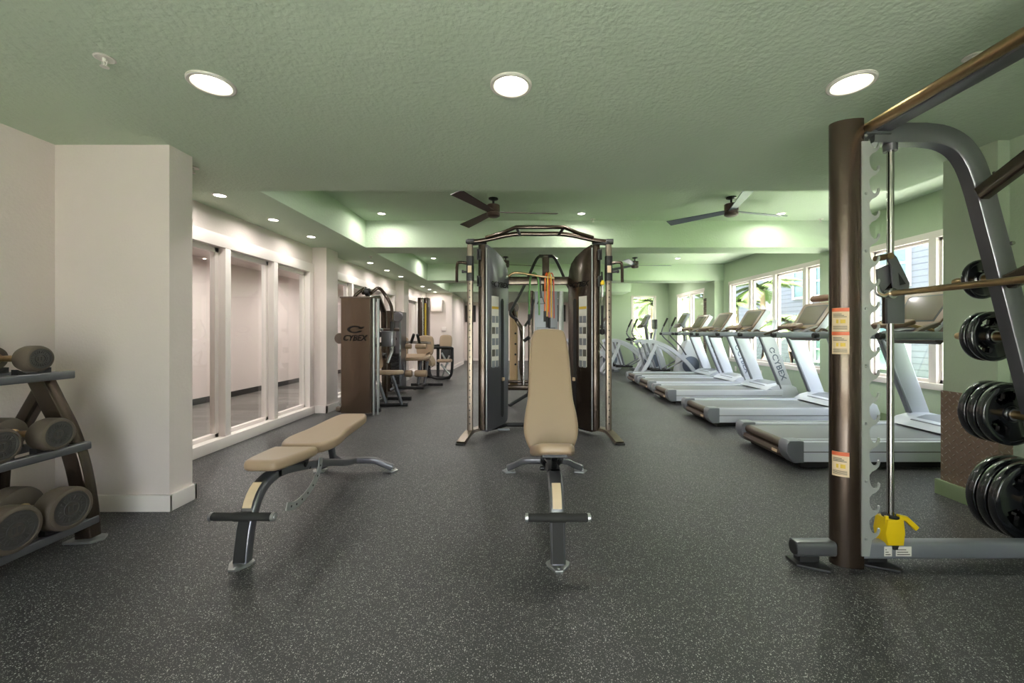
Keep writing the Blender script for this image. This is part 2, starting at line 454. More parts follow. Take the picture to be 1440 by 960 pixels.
mb.box(XR-.015, XR, 3.03, 6.08, 0, .11); mb.box(XR-.015, XR, 6.54, 9.98, 0, .11); mb.box(XR-.015, XR, 10.42, 13.8, 0, .11)
struct('baseboard_right_far', mb, 'trim_green')
mb = MB(); mb.box(XR-.05, XR, 10.43, 10.98, 0, 2.1); struct('trim_6', mb, 'stone')
WN = 0
def window_x(x, y0, y1, z0, z1, muls, glass='glass'):
    """white framed fixed window in a wall facing -X"""
    global WN
    WN += 1
    f = MB(); t = .05
    f.box(x-.02, x+.09, y0-.02, y0+t, z0, z1, bev=.004); f.box(x-.02, x+.09, y1-t, y1+.02, z0, z1, bev=.004)
    f.box(x-.021, x+.09, y0-.03, y1+.03, z1-t, z1+.03, bev=.004); f.box(x-.05, x+.09, y0-.04, y1+.04, z0-.03, z0+.045, bev=.006)
    for m in muls: f.box(x-.018, x+.09, m-.045, m+.045, z0, z1, bev=.004)
    w = struct('window_%d' % WN, f, 'trim_white')
    ys = [y0]+muls+[y1]
    for a, b in zip(ys, ys[1:]):
        s_ = MB(); 
        s_.box(x+.03, x+.06, a+.03, a+.075, z0+.02, z1-.02); s_.box(x+.03, x+.06, b-.075, b-.03, z0+.02, z1-.02)
        s_.box(x+.03, x+.06, a+.03, b-.03, z0+.02, z0+.085); s_.box(x+.03, x+.06, a+.03, b-.03, z1-.085, z1-.03)
        s_.build('sash', 'trim_white', w)
        g = MB(); g.box(x+.043, x+.047, a+.06, b-.06, z0+.06, z1-.06); g.build('pane', glass, w)
    return w
for a, b, m in GR: window_x(XR+.02, a, b, WZ0, WZ1, m)
# back walls
mb = MB()
bw0, bw1 = 3.62, 4.40
mb.box(2.78, bw0, 13.8, 13.95, 0, ZH); mb.box(bw1, XR+.1, 13.8, 13.95, 0, ZH); mb.box(bw0, bw1, 13.8, 13.95, 0, .6); mb.box(bw0, bw1, 13.8, 13.95, 2.4, ZH)
mb.box(2.78, 2.9, 13.8, 15.2, 0, ZH)
struct('wall_back_right', mb, 'wall_green')
WN += 1
f = MB()
for b in ((bw0-.03, bw0+.05, .57, 2.43), (bw1-.05, bw1+.03, .57, 2.43), (bw0, bw1, .57, .65), (bw0, bw1, 2.36, 2.43)): f.box(b[0], b[1], 13.78, 13.88, b[2], b[3], bev=.004)
w = struct('window_%d' % WN, f, 'trim_white'); g = MB(); g.box(bw0+.05, bw1-.05, 13.84, 13.845, .65, 2.36); g.build('pane', 'glass', w)
mb = MB(); mb.box(2.7, 3.36, 12.9, 13.8, ZC+.11, ZH-.1, bev=.01); struct('trim_7', mb, 'wall_green')
mb = MB(); mb.box(-3.3, 2.9, 17.3, 17.45, 0, ZC+.05); mb.box(2.9, 3.0, 15.2, 17.4, 0, ZC+.05); struct('wall_back', mb, 'wall_white')
# short white wall at the end of the glazed side and the one behind it
mb = MB(); mb.box(-3.2, -2.33, 13.1, 15.5, 0, ZC); mb.box(-3.2, -2.55, 15.5, 17.3, 0, ZC)
struct('wall_left_end', mb, 'wall_white')
mb = MB(); mb.box(-3.2, -2.31, 13.08, 13.1, 0, .11); mb.box(-2.33, -2.31, 13.08, 15.5, 0, .11); mb.box(-2.55, -2.53, 15.5, 17.3, 0, .11); struct('baseboard_left_end', mb, 'trim_white')
mb = MB(); mb.box(-2.5, 2.9, 17.28, 17.3, 0, .11); struct('baseboard_back', mb, 'trim_white')
# left wall with storefront openings
GL = [(3.42, 6.02, [4.32, 5.15]), (6.75, 9.88, [7.45, 8.24, 9.06]), (10.95, 11.95, [])]
SZ0, SZ1 = .06, 2.14
mb = MB(); y = -2.7
for a, b, _ in GL:
    mb.box(XL-.14, XL, y, a, 0, ZC+.02); mb.box(XL-.14, XL, a, b, SZ1, ZC+.02); y = b
mb.box(XL-.14, XL, y, 13.2, 0, ZC+.02)
mb.box(XL, -2.39, 2.75, 2.94, 0, ZC)
mb.box(XL, -2.95, 6.08, 6.45, 0, ZC); mb.box(XL, -2.95, 9.98, 10.38, 0, ZC)
struct('wall_left', mb, 'wall_white')
mb = MB()
mb.box(XL, XL+.02, -2.5, 2.75, 0, .11, bev=.003); mb.box(XL, -2.37, 2.73, 2.75, 0, .11, bev=.003); mb.box(-2.39, -2.37, 2.731, 2.96, 0, .11, bev=.003); mb.box(XL, -2.37, 2.94, 2.96, 0, .11)
mb.box(XL, XL+.02, 2.96, 3.42, 0, .11); mb.box(XL, -2.93, 6.06, 6.08, 0, .11); mb.box(-2.95, -2.93, 6.06, 6.47, 0, .11); mb.box(XL, -2.93, 9.96, 9.98, 0, .11); mb.box(-2.95, -2.93, 9.96, 10.4, 0, .11)
mb.box(XL, XL+.02, 10.38, 10.9, 0, .11); mb.box(XL, XL+.02, 12.0, 13.1, 0, .11)
struct('baseboard_left', mb, 'trim_white')
for a, b, m in GL:
    WN += 1; x = XL; f = MB(); t = .06
    f.box(x-.13, x+.03, a-.02, a+t, 0, SZ1, bev=.005); f.box(x-.13, x+.03, b-t, b+.04, 0, SZ1, bev=.005)
    f.box(x-.13, x+.032, a-.03, b+.05, SZ1-t, SZ1+.07, bev=.006); f.box(x-.13, x+.05, a-.02, b+.04, 0, .11, bev=.006)
    for q in m: f.box(x-.13, x+.028, q-.04, q+.04, 0, SZ1, bev=.005)
    w = struct('window_%d' % WN, f, 'trim_white')
    ys = [a]+m+[b]
    for c, d in zip(ys, ys[1:]):
        s_ = MB()
        for (p, q, r0, r1) in ((c+.04, c+.09, .1, SZ1-.05), (d-.09, d-.04, .1, SZ1-.05), (c+.04, d-.04, .1, .15), (c+.04, d-.04, SZ1-.11, SZ1-.05)):
            s_.box(x-.10, x-.045, p, q, r0, r1, bev=.003)
        s_.build('sash', 'trim_white', w)
        g = MB(); g.box(x-.075, x-.069, c+.07, d-.07, .13, SZ1-.08); g.build('pane', 'glass', w)
# room behind the glass
mb = MB(); mb.box(-5.6, -5.45, 2.8, 13.2, 0, ZC); mb.box(-5.6, XL-.14, 2.7, 2.8, 0, ZC); mb.box(-5.6, XL-.14, 13.2, 13.3, 0, ZC); struct('wall_side_room', mb, 'wall_white')
mb = MB(); mb.box(-5.6, XL-.1, 2.7, 13.3, ZC, ZC+.1); struct('ceiling', mb, 'wall_white')
mb = MB(); mb.box(-5.45, -5.43, 2.8, 13.2, 0, .10); struct('baseboard_side_room', mb, 'black_plastic')
# wall behind the camera
mb = MB(); mb.box(-3.3, -1.45, -2.8, -2.65, 0, ZC+.1); mb.box(1.45, 3.45, -2.8, -2.65, 0, ZC+.1); mb.box(-1.45, 1.45, -2.8, -2.65, 0, .3); mb.box(-1.45, 1.45, -2.8, -2.65, 2.38, ZC+.1); struct('wall_front', mb, 'wall_white')
WN += 1; f = MB()  # unseen windows, added to let daylight into the near end
for x in (-1.45, 0, 1.45): f.box(x-.04, x+.04, -2.79, -2.66, .3, 2.38, bev=.004)
f.box(-1.45, 1.45, -2.79, -2.65, .28, .36, bev=.004); f.box(-1.45, 1.45, -2.79, -2.66, 2.33, 2.39, bev=.004)
w = struct('window_%d' % WN, f, 'trim_white')
for x in (-1.41, .04):
    g = MB(); g.box(x, x+1.37, -2.73, -2.725, .36, 2.33); g.build('pane', 'glass', w)

# ------------------------------------------------------------------ ceiling fittings
LAMPS = []
def add_lamp(x, y, z, w, size, spread=150, col=(1, .96, .9)):
    l = bpy.data.lights.new('lamp', 'AREA'); l.shape = 'DISK'; l.size = size; l.energy = w; l.color = col; l.spread = math.radians(spread)
    o = bpy.data.objects.new('downlight_lamp', l); COL.objects.link(o); o.location = (x, y, z); LAMPS.append(o); return o
can = thing('downlight', '', 'ceiling light', (0, 0, 0), 0, 'large recessed downlights')
mb = MB(); mb.lathe([(.104, -.003), (.106, -.008), (.1, -.012), (.088, -.011), (.084, -.004), (.086, .0), (.106, 0), (.104, -.003)], seg=40); mb.build('trim_ring', 'label_white', can)
mb = MB(); mb.lathe([(.086, -.004), (.082, .04), (.07, .10), (.062, .13), (.0, .132)], seg=40); mb.build('reflector', 'reflector', can)
mb = MB(); mb.lathe([(0, .045), (.03, .05), (.05, .068), (.055, .09), (.04, .12), (.02, .13)], seg=24); mb.build('bulb', 'lens', can)
LB = ['large round downlight in the middle of the near ceiling, above the upright bench', 'large round downlight above the flat bench on the left', 'large round downlight beside the tall rack post on the right',
      'added large round downlight in the unseen row behind the camera, middle one', 'added large round downlight in the unseen row behind the camera, left one', 'added large round downlight in the unseen row behind the camera, right one']
for i, (x, y) in enumerate(BIG):
    place(can, i == 0, (x, y, ZC), 0, LB[i])
sm = thing('small_downlight', '', 'ceiling light')
mb = MB(); mb.lathe([(.062, 0), (.062, -.006), (.056, -.009), (.048, -.008), (.046, 0)], seg=24); mb.build('trim_ring', 'label_white', sm)
mb = MB(); mb.lathe([(.047, -.001), (.047, -.004), (.03, -.007), (0, -.008)], seg=24); mb.build('lens', 'lens', sm)
SML = [(-2.8, 3.754, ZC, 'first (nearest) small downlight in the soffit above the glazed wall'),
 (-2.81, 4.57, ZC, 'second small downlight along the soffit above the glazed wall'),
 (-2.81, 5.38, ZC, 'third small downlight along the soffit, just before the first white wall column'),
 (-2.8, 7.41, ZC, 'fourth soffit downlight, first one past the near white wall column'),
 (-2.8, 8.31, ZC, 'fifth soffit downlight, middle one between the two wall columns'),
 (-2.8, 9.23, ZC, 'sixth soffit downlight, just before the second wall column'),
 (-2.8, 11.2, ZC, 'seventh soffit downlight, first past the second wall column'),
 (-2.8, 12.0, ZC, 'eighth soffit downlight, second from the far white end wall'),
 (-2.8, 12.75, ZC, 'farthest soffit downlight, nearest the white end wall'),
 (-2.0, 5.71, ZH, 'small downlight in the near raised ceiling bay, left end of its row'),
 (.79, 5.71, ZH, 'small downlight in the near raised bay between the two ceiling fans'),
 (3.58, 5.71, ZH, 'small downlight in the near raised bay at the right fan blade tip'),
 (-2.05, 9.17, ZH, 'small downlight in the second raised bay, left end of its row'),
 (.69, 9.17, ZH, 'small downlight in the second raised bay above the cable tower'),
 (3.43, 9.17, ZH, 'small downlight in the second raised bay right of the far grey fan')]
for i, (x, y, z, l) in enumerate(SML):
    place(sm, i == 0, (x, y, z), 0, l, 'small downlights')
for i, (x, y) in enumerate(BIG): add_lamp(x, y, ZC+.085, 13 if y > 0 else 24, .10, 150)
for i, (x, y, z, l) in enumerate(SML): add_lamp(x, y, z-.012, 3 if x < -2.3 else 6, .09, 170)
for i, (x, y) in enumerate([(-1.2, 4.15), (.79, 4.15), (3.2, 4.15), (-1.2, 7.2), (.79, 7.2), (3.2, 7.2)]):  # out-of-sight rows added to brighten the middle of the room
    place(sm, False, (x, y, ZH), 0, 'added small downlight hidden up in the %s raised bay near its front edge, %s' % (('near', 'second')[i//3], ('left', 'middle', 'right')[i % 3]), 'small downlights')
    add_lamp(x, y, ZH-.012, 8, .09, 170)
for x, y, z, l in ((-1.7, 11.6, ZH, 'added small downlight in the third raised bay, left one'), (1.2, 11.6, ZH, 'added small downlight in the third raised bay, right one'), (-1.5, 14.2, ZC, 'added small downlight over the far corridor, nearer one'), (-1.5, 16.2, ZC, 'added small downlight over the far corridor, farther one'), (1.2, 15.2, ZC, 'added small downlight over the far back room, right side'), (4.0, 12.2, ZH, 'added small downlight above the far corner with the exercise bike')):  # extra fittings added to brighten the far end
    place(sm, False, (x, y, z), 0, l, 'small downlights')
    add_lamp(x, y, z-.012, 14, .09, 170)
for i, y in enumerate((4.2, 6.6, 9.0, 11.4)):  # unseen fittings added to light the room behind the glass
    place(sm, False, (-4.4, y, ZC), 0, 'added downlight in the room behind the glazed wall, %s from the near end' % ('first', 'second', 'third', 'fourth')[i], 'added downlights in the side room')
    add_lamp(-4.4, y, ZC-.012, 20, .09, 170)
spk = thing('sprinkler', '', 'fire sprinkler')
mb = MB(); mb.lathe([(.038, 0), (.040, -.004), (.034, -.007), (.02, -.003), (.0, -.002)], seg=24); mb.build('escutcheon', 'label_white', spk)
mb = MB(); mb.lathe([(.008, 0), (.008, -.018), (.005, -.02), (.004, -.04)], seg=10)
mb.tube([(.012, 0, -.016), (.011, 0, -.03), (0, 0, -.04)], .002, 6); mb.tube([(-.012, 0, -.016), (-.011, 0, -.03), (0, 0, -.04)], .002, 6)
mb.lathe([(0, -.038), (.016, -.040), (.017, -.043), (0, -.043)], seg=16); mb.build('head', 'label_white', spk)
for i, (x, y, z, l) in enumerate([(-1.93, 1.878, ZC, 'white ceiling sprinkler at the upper left, beside the left large downlight'), (2.05, 1.868, ZC, 'white ceiling sprinkler at the upper right above the rack tube'),
    (-2.54, 3.13, ZC, 'white sprinkler peeping out beside the white wall pier'), (1.0, 6.0, ZH, 'small white sprinkler beside the downlight between the fans'), (4.34, 6.0, ZH, 'small white sprinkler near the rack post in the near raised bay'), (-2.57, 6.82, ZC, 'small white sprinkler in the soffit past the near wall column')]):
    place(spk, i == 0, (x, y, z), .4*i, l, 'ceiling sprinklers')
# ceiling fans
def make_fan(m):
    r = thing('ceiling_fan', '', 'ceiling fan')
    b = MB(); b.lathe([(0, .17), (.06, .17), (.06, .155), (.02, .14), (.013, .14), (.013, 0)], seg=20); b.build('downrod', 'black_metal', r)
    b = MB(); b.lathe([(0, .085), (.075, .085), (.08, .08), (.08, .0), (.074, -.005), (.074, -.012), (.08, -.016), (.08, -.05), (.06, -.062), (0, -.066)], seg=28); b.build('motor_housing', 'fan_brown', r)
    for k in range(3):
        a = 2*PI*k/3; c, s_ = math.cos(a), math.sin(a)
        R = Matrix.Rotation(a, 4, 'Z') @ Matrix.Rotation(math.radians(12), 4, 'X')
        b = MB(); b.prism([(.06, -.045), (.8, -.075), (.8, .065), (.06, .045)], -.006, .002, 'XY', M=R); b.build('blade', m, r)
    return r
f1 = make_fan('fan_brown'); ZF = ZH-.17
place(f1, True, (-.39, 5.07, ZF), math.radians(5), 'dark brown three-blade ceiling fan above the cable trainer')
f4 = copy_tree(f1); f4.location = (-.42, 9.0, ZF); f4.rotation_euler = (0, 0, math.radians(14)); f4['label'] = 'dark brown ceiling fan in the second bay, mostly hidden behind the left cable tower'
f2 = make_fan('fan_grey')
place(f2, True, (2.54, 5.03, ZF), math.radians(16), 'grey-bladed ceiling fan above the treadmills, large one in the near bay')
f3 = copy_tree(f2); f3.location = (2.45, 9.1, ZF); f3.rotation_euler = (0, 0, math.radians(2)); f3['label'] = 'grey-bladed ceiling fan in the second bay, small one seen right of the trainer'

# small wall things
def plate_x(x, y, z, label):
    r = thing('power_outlet', label, 'outlet', (x, y, z-.06), 0, 'wall outlets below the windows')
    b = MB(); b.box(x-.006, x, y-.036, y+.036, z-.058, z+.058, bev=.003); b.build('cover_plate', 'trim_white', r)
    b = MB(); b.box(x-.009, x-.004, y-.017, y+.017, z+.006, z+.036, bev=.003); b.box(x-.009, x-.004, y-.017, y+.017, z-.036, z-.006, bev=.003); b.build('sockets', 'label_white', r)
plate_x(XR, 5.15, .36, 'white wall outlet under the near window, behind the nearest treadmill')
plate_x(XR, 7.55, .36, 'white wall outlet under the long window, behind the second treadmill')
plate_x(XR, 8.4, .36, 'white wall outlet under the long window, behind the third treadmill')
plate_x(XR, 9.4, .36, 'white wall outlet under the far end of the long window')
r = thing('wall_cabinet', 'white square panel box high on the far white end wall', 'electrical panel', (-2.74, 13.08, 1.85))
mb = MB(); mb.box(-2.98, -2.62, 12.98, 13.08, 1.86, 2.24, bev=.01); mb.build('body', 'trim_white', r)
mb = MB(); mb.box(-2.96, -2.64, 12.966, 12.98, 1.88, 2.22, bev=.004); mb.build('door', 'wall_white', r)
mb = MB(); mb.box(-2.66, -2.52, 13.06, 13.08, 1.25, 1.37, bev=.004); tag(mb.build('switch_plate', 'trim_white', base=(-2.59, 13.08, 1.25)), 'white switch plate on the far white end wall below the panel box', 'switch plate')
def picture(x, y, z, w, h, label, face='Y'):
    r = thing('wall_picture', label, 'picture', (x, y, z-h/2))
    b = MB(); b.box(x-w/2, x+w/2, y-.03, y-.001, z-h/2, z+h/2, bev=.004); b.build('frame', 'black_plastic', r)
    b = MB(); b.box(x-w/2+.03, x+w/2-.03, y-.036, y-.028, z-h/2+.03, z+h/2-.03); b.build('canvas', 'dark_pic', r)
picture(-2.29, 17.28, 1.98, .44, .7, 'dark framed picture on the far back wall, seen behind the left silver upright')
picture(1.47, 17.28, 2.0, .5, .7, 'dark wall screen on the far back wall, seen between the cable towers')
r = thing('wall_thermostat', 'small dark framed panel on the white wall at the left of the far corridor', 'wall panel', (-2.55, 15.7, 1.45))
mb = MB(); mb.box(-2.55, -2.53, 15.6, 16.1, 1.3, 1.85, bev=.004); mb.build('frame', 'label_white', r)
mb = MB(); mb.box(-2.532, -2.522, 15.66, 16.04, 1.4, 1.78); mb.build('display', 'dark_pic', r)
# ------------------------------------------------------------------ benches (built about the front foot, y runs to the back)
def make_bench(label, loc, back_deg, seat_deg, rz=0):
    r = thing('weight_bench', label, 'weight bench', (0, 0, 0), 0, 'adjustable weight benches')
    path = catmull([(0, .02, .0), (0, .035, .1), (0, .06, .2), (0, .11, .3), (0, .18, .355), (0, .30, .375), (0, .5, .345), (0, .9, .245), (0, 1.2, .15), (0, 1.40, .105)], 5)
    b = MB(); b.rtube(path, .078, .052, up=(0, -1, .001), rr=.012); b.build('frame', 'graphite', r)
    # dark inset strip on the lower front of the leg
    b = MB(); b.prism([(-.010, .02), (.0, .02), (.045, .222), (.034, .226)], -.029, .029, 'YZ'); b.build('grip_strip', 'rubber', r)
    b = MB(); b.prism([(-.062, .03), (-.055, -.0), (-.02, -.055), (.02, -.055), (.055, 0), (.062, .03), (.04, .05), (-.04, .05)], .0, .012, 'XY', bev=.003)
    b.lathe([(.008, .012), (.008, .016), (0, .017)], o=(0, -.032, 0), seg=10); b.build('foot_plate', 'steel', r)
    b = MB(); b.lathe([(.019, -.155), (.021, -.14), (.021, -.045), (.024, -.04), (.024, .04), (.021, .045), (.021, .14), (.019, .155)], o=(0, .022, .243), axis='X', seg=20); ro = b.build('foot_roller', 'rubber', r)
    for s in (-1, 1):
        b = MB(); b.lathe([(0, 0), (.012, 0), (.013, .003), (.022, .004), (.0225, .012), (.0225, .018)][::-1], o=(0, .022, .243), axis='X', seg=20)
        for v in b.bm.verts: v.co.x = s*(.171-(v.co.x if True else 0))
        b.build('end_cap', 'steel', ro)
    # warning label on the front of the leg
    b = MB(); pts = [(.0265, .262), (.05, .305), (.085, .342), (.118, .366), (.15, .386)]
    vs = [b.bm.verts.new((sx*.024, y-.0, z+.012)) for y, z in [(.052, .262), (.066, .293), (.087, .323), (.113, .347), (.142, .366)] for sx in (-1, 1)]
    for i in range(4): b.bm.faces.new((vs[2*i], vs[2*i+1], vs[2*i+3], vs[2*i+2]))
    vs = []
    b.build('warning_label', 'label_cream', r)
    # rear stabiliser
    b = MB(); b.rtube(catmull([(-.32, 1.44, .03), (-.25, 1.43, .06), (-.17, 1.41, .10), (0, 1.40, .105), (.17, 1.41, .10), (.25, 1.43, .06), (.32, 1.44, .03)], 5), .055, .05, rr=.012, up=(0, 0, 1)); st = b.build('rear_stabiliser', 'graphite', r)
    for s in (-1, 1):
        b = MB(); b.prism([(s*.25, 1.39), (s*.33, 1.375), (s*.37, 1.44), (s*.33, 1.49), (s*.26, 1.48)], 0, .012, 'XY', bev=.003); b.box(s*.31-.02, s*.31+.02, 1.42, 1.46, .01, .03); b.build('rear_foot', 'steel', st)
    # seat on its hinge at y=.52, z=.40
    Ms = Matrix.Translation((0, .52, .41)) @ Matrix.Rotation(-math.radians(seat_deg), 4, 'X')
    half = [(.0, -.37), (.07, -.37), (.098, -.345), (.115, -.28), (.128, -.18), (.138, -.08), (.138, -.02), (.125, .0), (0, .004)]
    out = half[:-1]+[(0, .004)]+[(-a, b_) for a, b_ in half[1:-1][::-1]]
    out = [(p.x, p.y) for p in catmull([(a, b_, 0) for a, b_ in out], 3, closed=True)]
    b = MB(); b.pad(out, .062, .024, Ms); b.build('seat', 'vinyl', r)
    b = MB()
    b.box(-.07, .07, -.30, -.02, -.014, 0, M=Ms); b.rtube([Ms @ V((0, -.26, -.02)), V((0, .36, .37))], .035, .03); b.rtube([Ms @ V((-.06, -.05, -.01)), V((-.06, .54, .375)), V((-.03, .56, .335))], .02, .03); b.rtube([Ms @ V((.06, -.05, -.01)), V((.06, .54, .375)), V((.03, .56, .335))], .02, .03)
    b.build('seat_bracket', 'black_metal', r)
    # back pad
    Mb = Matrix.Translation((0, .56, .405)) @ Matrix.Rotation(math.radians(back_deg), 4, 'X')
    half = [(0, .0), (.09, .0), (.135, .03), (.168, .10), (.178, .17), (.17, .26), (.152, .36), (.145, .5), (.141, .62), (.132, .74), (.118, .82), (.09, .86), (0, .868)]
    out = half+[(-a, b_) for a, b_ in half[1:-1][::-1]]
    out = [(p.x, p.y) for p in catmull([(a, b_, 0) for a, b_ in out], 3, closed=True)]
    b = MB(); b.pad(out, .068, .022, Mb); bp = b.build('back_pad', 'vinyl', r)
    b = MB(); b.rtube([Mb @ V((0, -.0, -.03)), Mb @ V((0, .62, -.03))], .06, .05); b.box(-.09, .09, .1, .16, -.012, .0, M=Mb); b.box(-.09, .09, .5, .56, -.012, .0, M=Mb); b.build('back_support', 'graphite', r)
    b = MB(); b.rtube([Mb @ V((0, .42, -.04)), V((0, 1.02, .25)), V((0, 1.1, .2))] if back_deg < 30 else [Mb @ V((0, .3, -.04)), V((0, .83, .33)), V((0, .95, .24))], .04, .045); b.build('strut', 'graphite', r)
    # curved ladder with holes
    if back_deg < 30: arc = [(.33, .165), (.40, .14), (.476, .14), (.56, .155), (.64, .19), (.71, .25), (.74, .33)]
    else: arc = [(.60, .40), (.62, .30), (.66, .235), (.73, .19), (.80, .18), (.86, .195)]
    ap = catmull([(.05, y, z) for y, z in arc], 5)
    b = MB(); b.sweep(ap, [(-.004, -.023), (.004, -.023), (.004, .023), (-.004, .023)], up=(0, 0, 1)); ld = b.build('ladder', 'galvanised', r)
    for p in ap[3::4]:
        b = MB(); b.lathe([(0, -.0052), (.007, -.005), (.007, .005), (0, .0052)], o=p, axis='X', seg=10); b.build('ladder_hole', 'black_metal', ld)
    b = MB(); b.lathe([(0, -.075), (.014, -.07), (.016, -.045), (.008, -.04), (.008, .04), (0, .041)], o=(0, .62, .30), axis='X', seg=14); b.build('pop_pin', 'black_metal', r)
    r.location = loc; r.rotation_euler = (0, 0, rz)
    return r
make_bench('beige padded weight bench laid flat on the floor left of centre', (-1.465, 2.10, 0), 2, 3)
make_bench('beige padded weight bench in the middle with its backrest raised upright', (.171, 2.09, 0), 67, 18)

# ------------------------------------------------------------------ dumbbell rack along the left wall
rk = thing('dumbbell_rack', 'dark three-shelf dumbbell rack with curved legs against the left wall', 'dumbbell rack', (-2.8, 1.4, 0))
def rack_end(y0):
    s = MB(); yc = y0
    s.rtube(catmull([(-2.80, yc, .93), (-2.73, yc, .79), (-2.645, yc, .62), (-2.58, yc, .42), (-2.54, yc, .2), (-2.525, yc, .02)], 5), .065, .10, up=(1, 0, .3), rr=.012)
    s.build('front_leg', 'bronze', rk)
    s = MB(); s.rtube([(-2.76, yc, .92), (-3.03, yc, .45), (-3.06, yc, .02)], .06, .07, up=(1, 0, .3)); s.build('rear_leg', 'bronze', rk)
    s = MB(); s.prism([(-2.61, yc-.06), (-2.46, yc-.05), (-2.43, yc), (-2.46, yc+.05), (-2.61, yc+.06)], 0, .014, 'XY', bev=.003); s.build('foot_plate', 'steel', rk)
    s = MB(); s.box(-3.12, -3.0, yc-.05, yc+.05, 0, .014); s.build('foot_plate', 'steel', rk)
for y in (2.365, .75): rack_end(y)
TIER = [(.955, -2.64, -2.90), (.545, -2.545, -2.82), (.115, -2.50, -2.77)]
for z, xf, xb in TIER:
    s = MB()
    s.rtube([(xf, .70, z), (xf, 2.38, z)], .045, .045, rr=.008); s.rtube([(xb, .70, z+.0), (xb, 2.38, z)], .045, .045, rr=.008)
    s.box(xb, xf, 2.32, 2.38, z-.018, z+.018); s.box(xb, xf, .72, .78, z-.018, z+.018)
    s.build('shelf', 'graphite', rk)
    for y in (2.2, 1.96, 1.72):
        for x in (xf-.012, xb+.012):
            s = MB(); s.prism([(y-.075, z+.02), (y-.075, z+.05), (y-.04, z+.028), (y+.04, z+.028), (y+.075, z+.05), (y+.075, z+.02)], x-.018, x+.018, 'YZ'); s.build('saddle', 'black_plastic', rk)
def make_dumbbell(rad, L, hl, grp):
    r = thing('dumbbell', '', 'dumbbell', (0, 0, 0), 0, grp)
    for s in (-1, 1):
        b = MB(); x0, x1 = L/2-hl, L/2
        c = .018
        b.lathe([(0, x0), (rad-c*1.2, x0), (rad-c*.35, x0+c*.4), (rad, x0+c*1.4), (rad, x1-c), (rad-c*.3, x1-c*.3), (rad-c*.9, x1), (rad*.80, x1), (rad*.78, x1-.006), (0, x1-.006)], axis='X', seg=36)
        if s < 0:
            for v in b.bm.verts: v.co.x *= -1
        h = b.build('head', 'dumbbell_rubber', r)
        b = MB(); xf = x1-.006
        b.lathe([(0, xf), (rad*.775, xf), (rad*.77, xf+.002), (rad*.66, xf+.002), (rad*.65, xf), (rad*.36, xf+.0005), (rad*.35, xf+.003), (rad*.30, xf+.003), (rad*.29, xf)], axis='X', seg=32)
        for k in range(22):      # ring of raised characters
            a = 2*PI*k/22
            for q in range(2):
                R = Matrix.Rotation(a+q*.07, 4, 'X')
                b.box(xf, xf+.003, -.003, .003 if q else .0, rad*.42, rad*(.60 if (k*3+q) % 4 else .52), M=R)
        b.box(xf, xf+.003, -rad*.16, -rad*.04, -rad*.14, rad*.14); b.box(xf, xf+.003, rad*.04, rad*.16, -rad*.14, rad*.14)
        if s < 0:
            for v in b.bm.verts: v.co.x *= -1
        b.build('face_relief', 'dumbbell_face', h)
    b = MB(); e = L/2-hl
    b.lathe([(.026, -e), (.026, -e+.012), (.015, -e+.02), (.0165, -.03), (.0175, 0), (.0165, .03), (.015, e-.02), (.026, e-.012), (.026, e)], axis='X', seg=20); b.build('handle', 'worn_chrome', r)
    return r
DZ = [(.07, .34, .09, -2.77, 1.058), (.086, .36, .10, -2.68, .653), (.112, .38, .11, -2.62, .253)]
TN = ['top', 'middle', 'bottom']
for t, (rad, L, hl, xc, z) in enumerate(DZ):
    g = 'dumbbells on the %s shelf of the rack' % TN[t]
    for k, y in enumerate((2.2, 1.96, 1.72)):
        if k == 0: p0 = make_dumbbell(rad, L, hl, g)
        lab = ['%s round-headed rubber dumbbell on the %s shelf, at the far end beside the wall pier',
               '%s round-headed rubber dumbbell on the %s shelf, second from the far end',
               '%s round-headed rubber dumbbell on the %s shelf, third from the far end'][k] % (['small', 'medium', 'large'][t], TN[t])
        place(p0, k == 0, (xc, y, z), 0, lab, g)

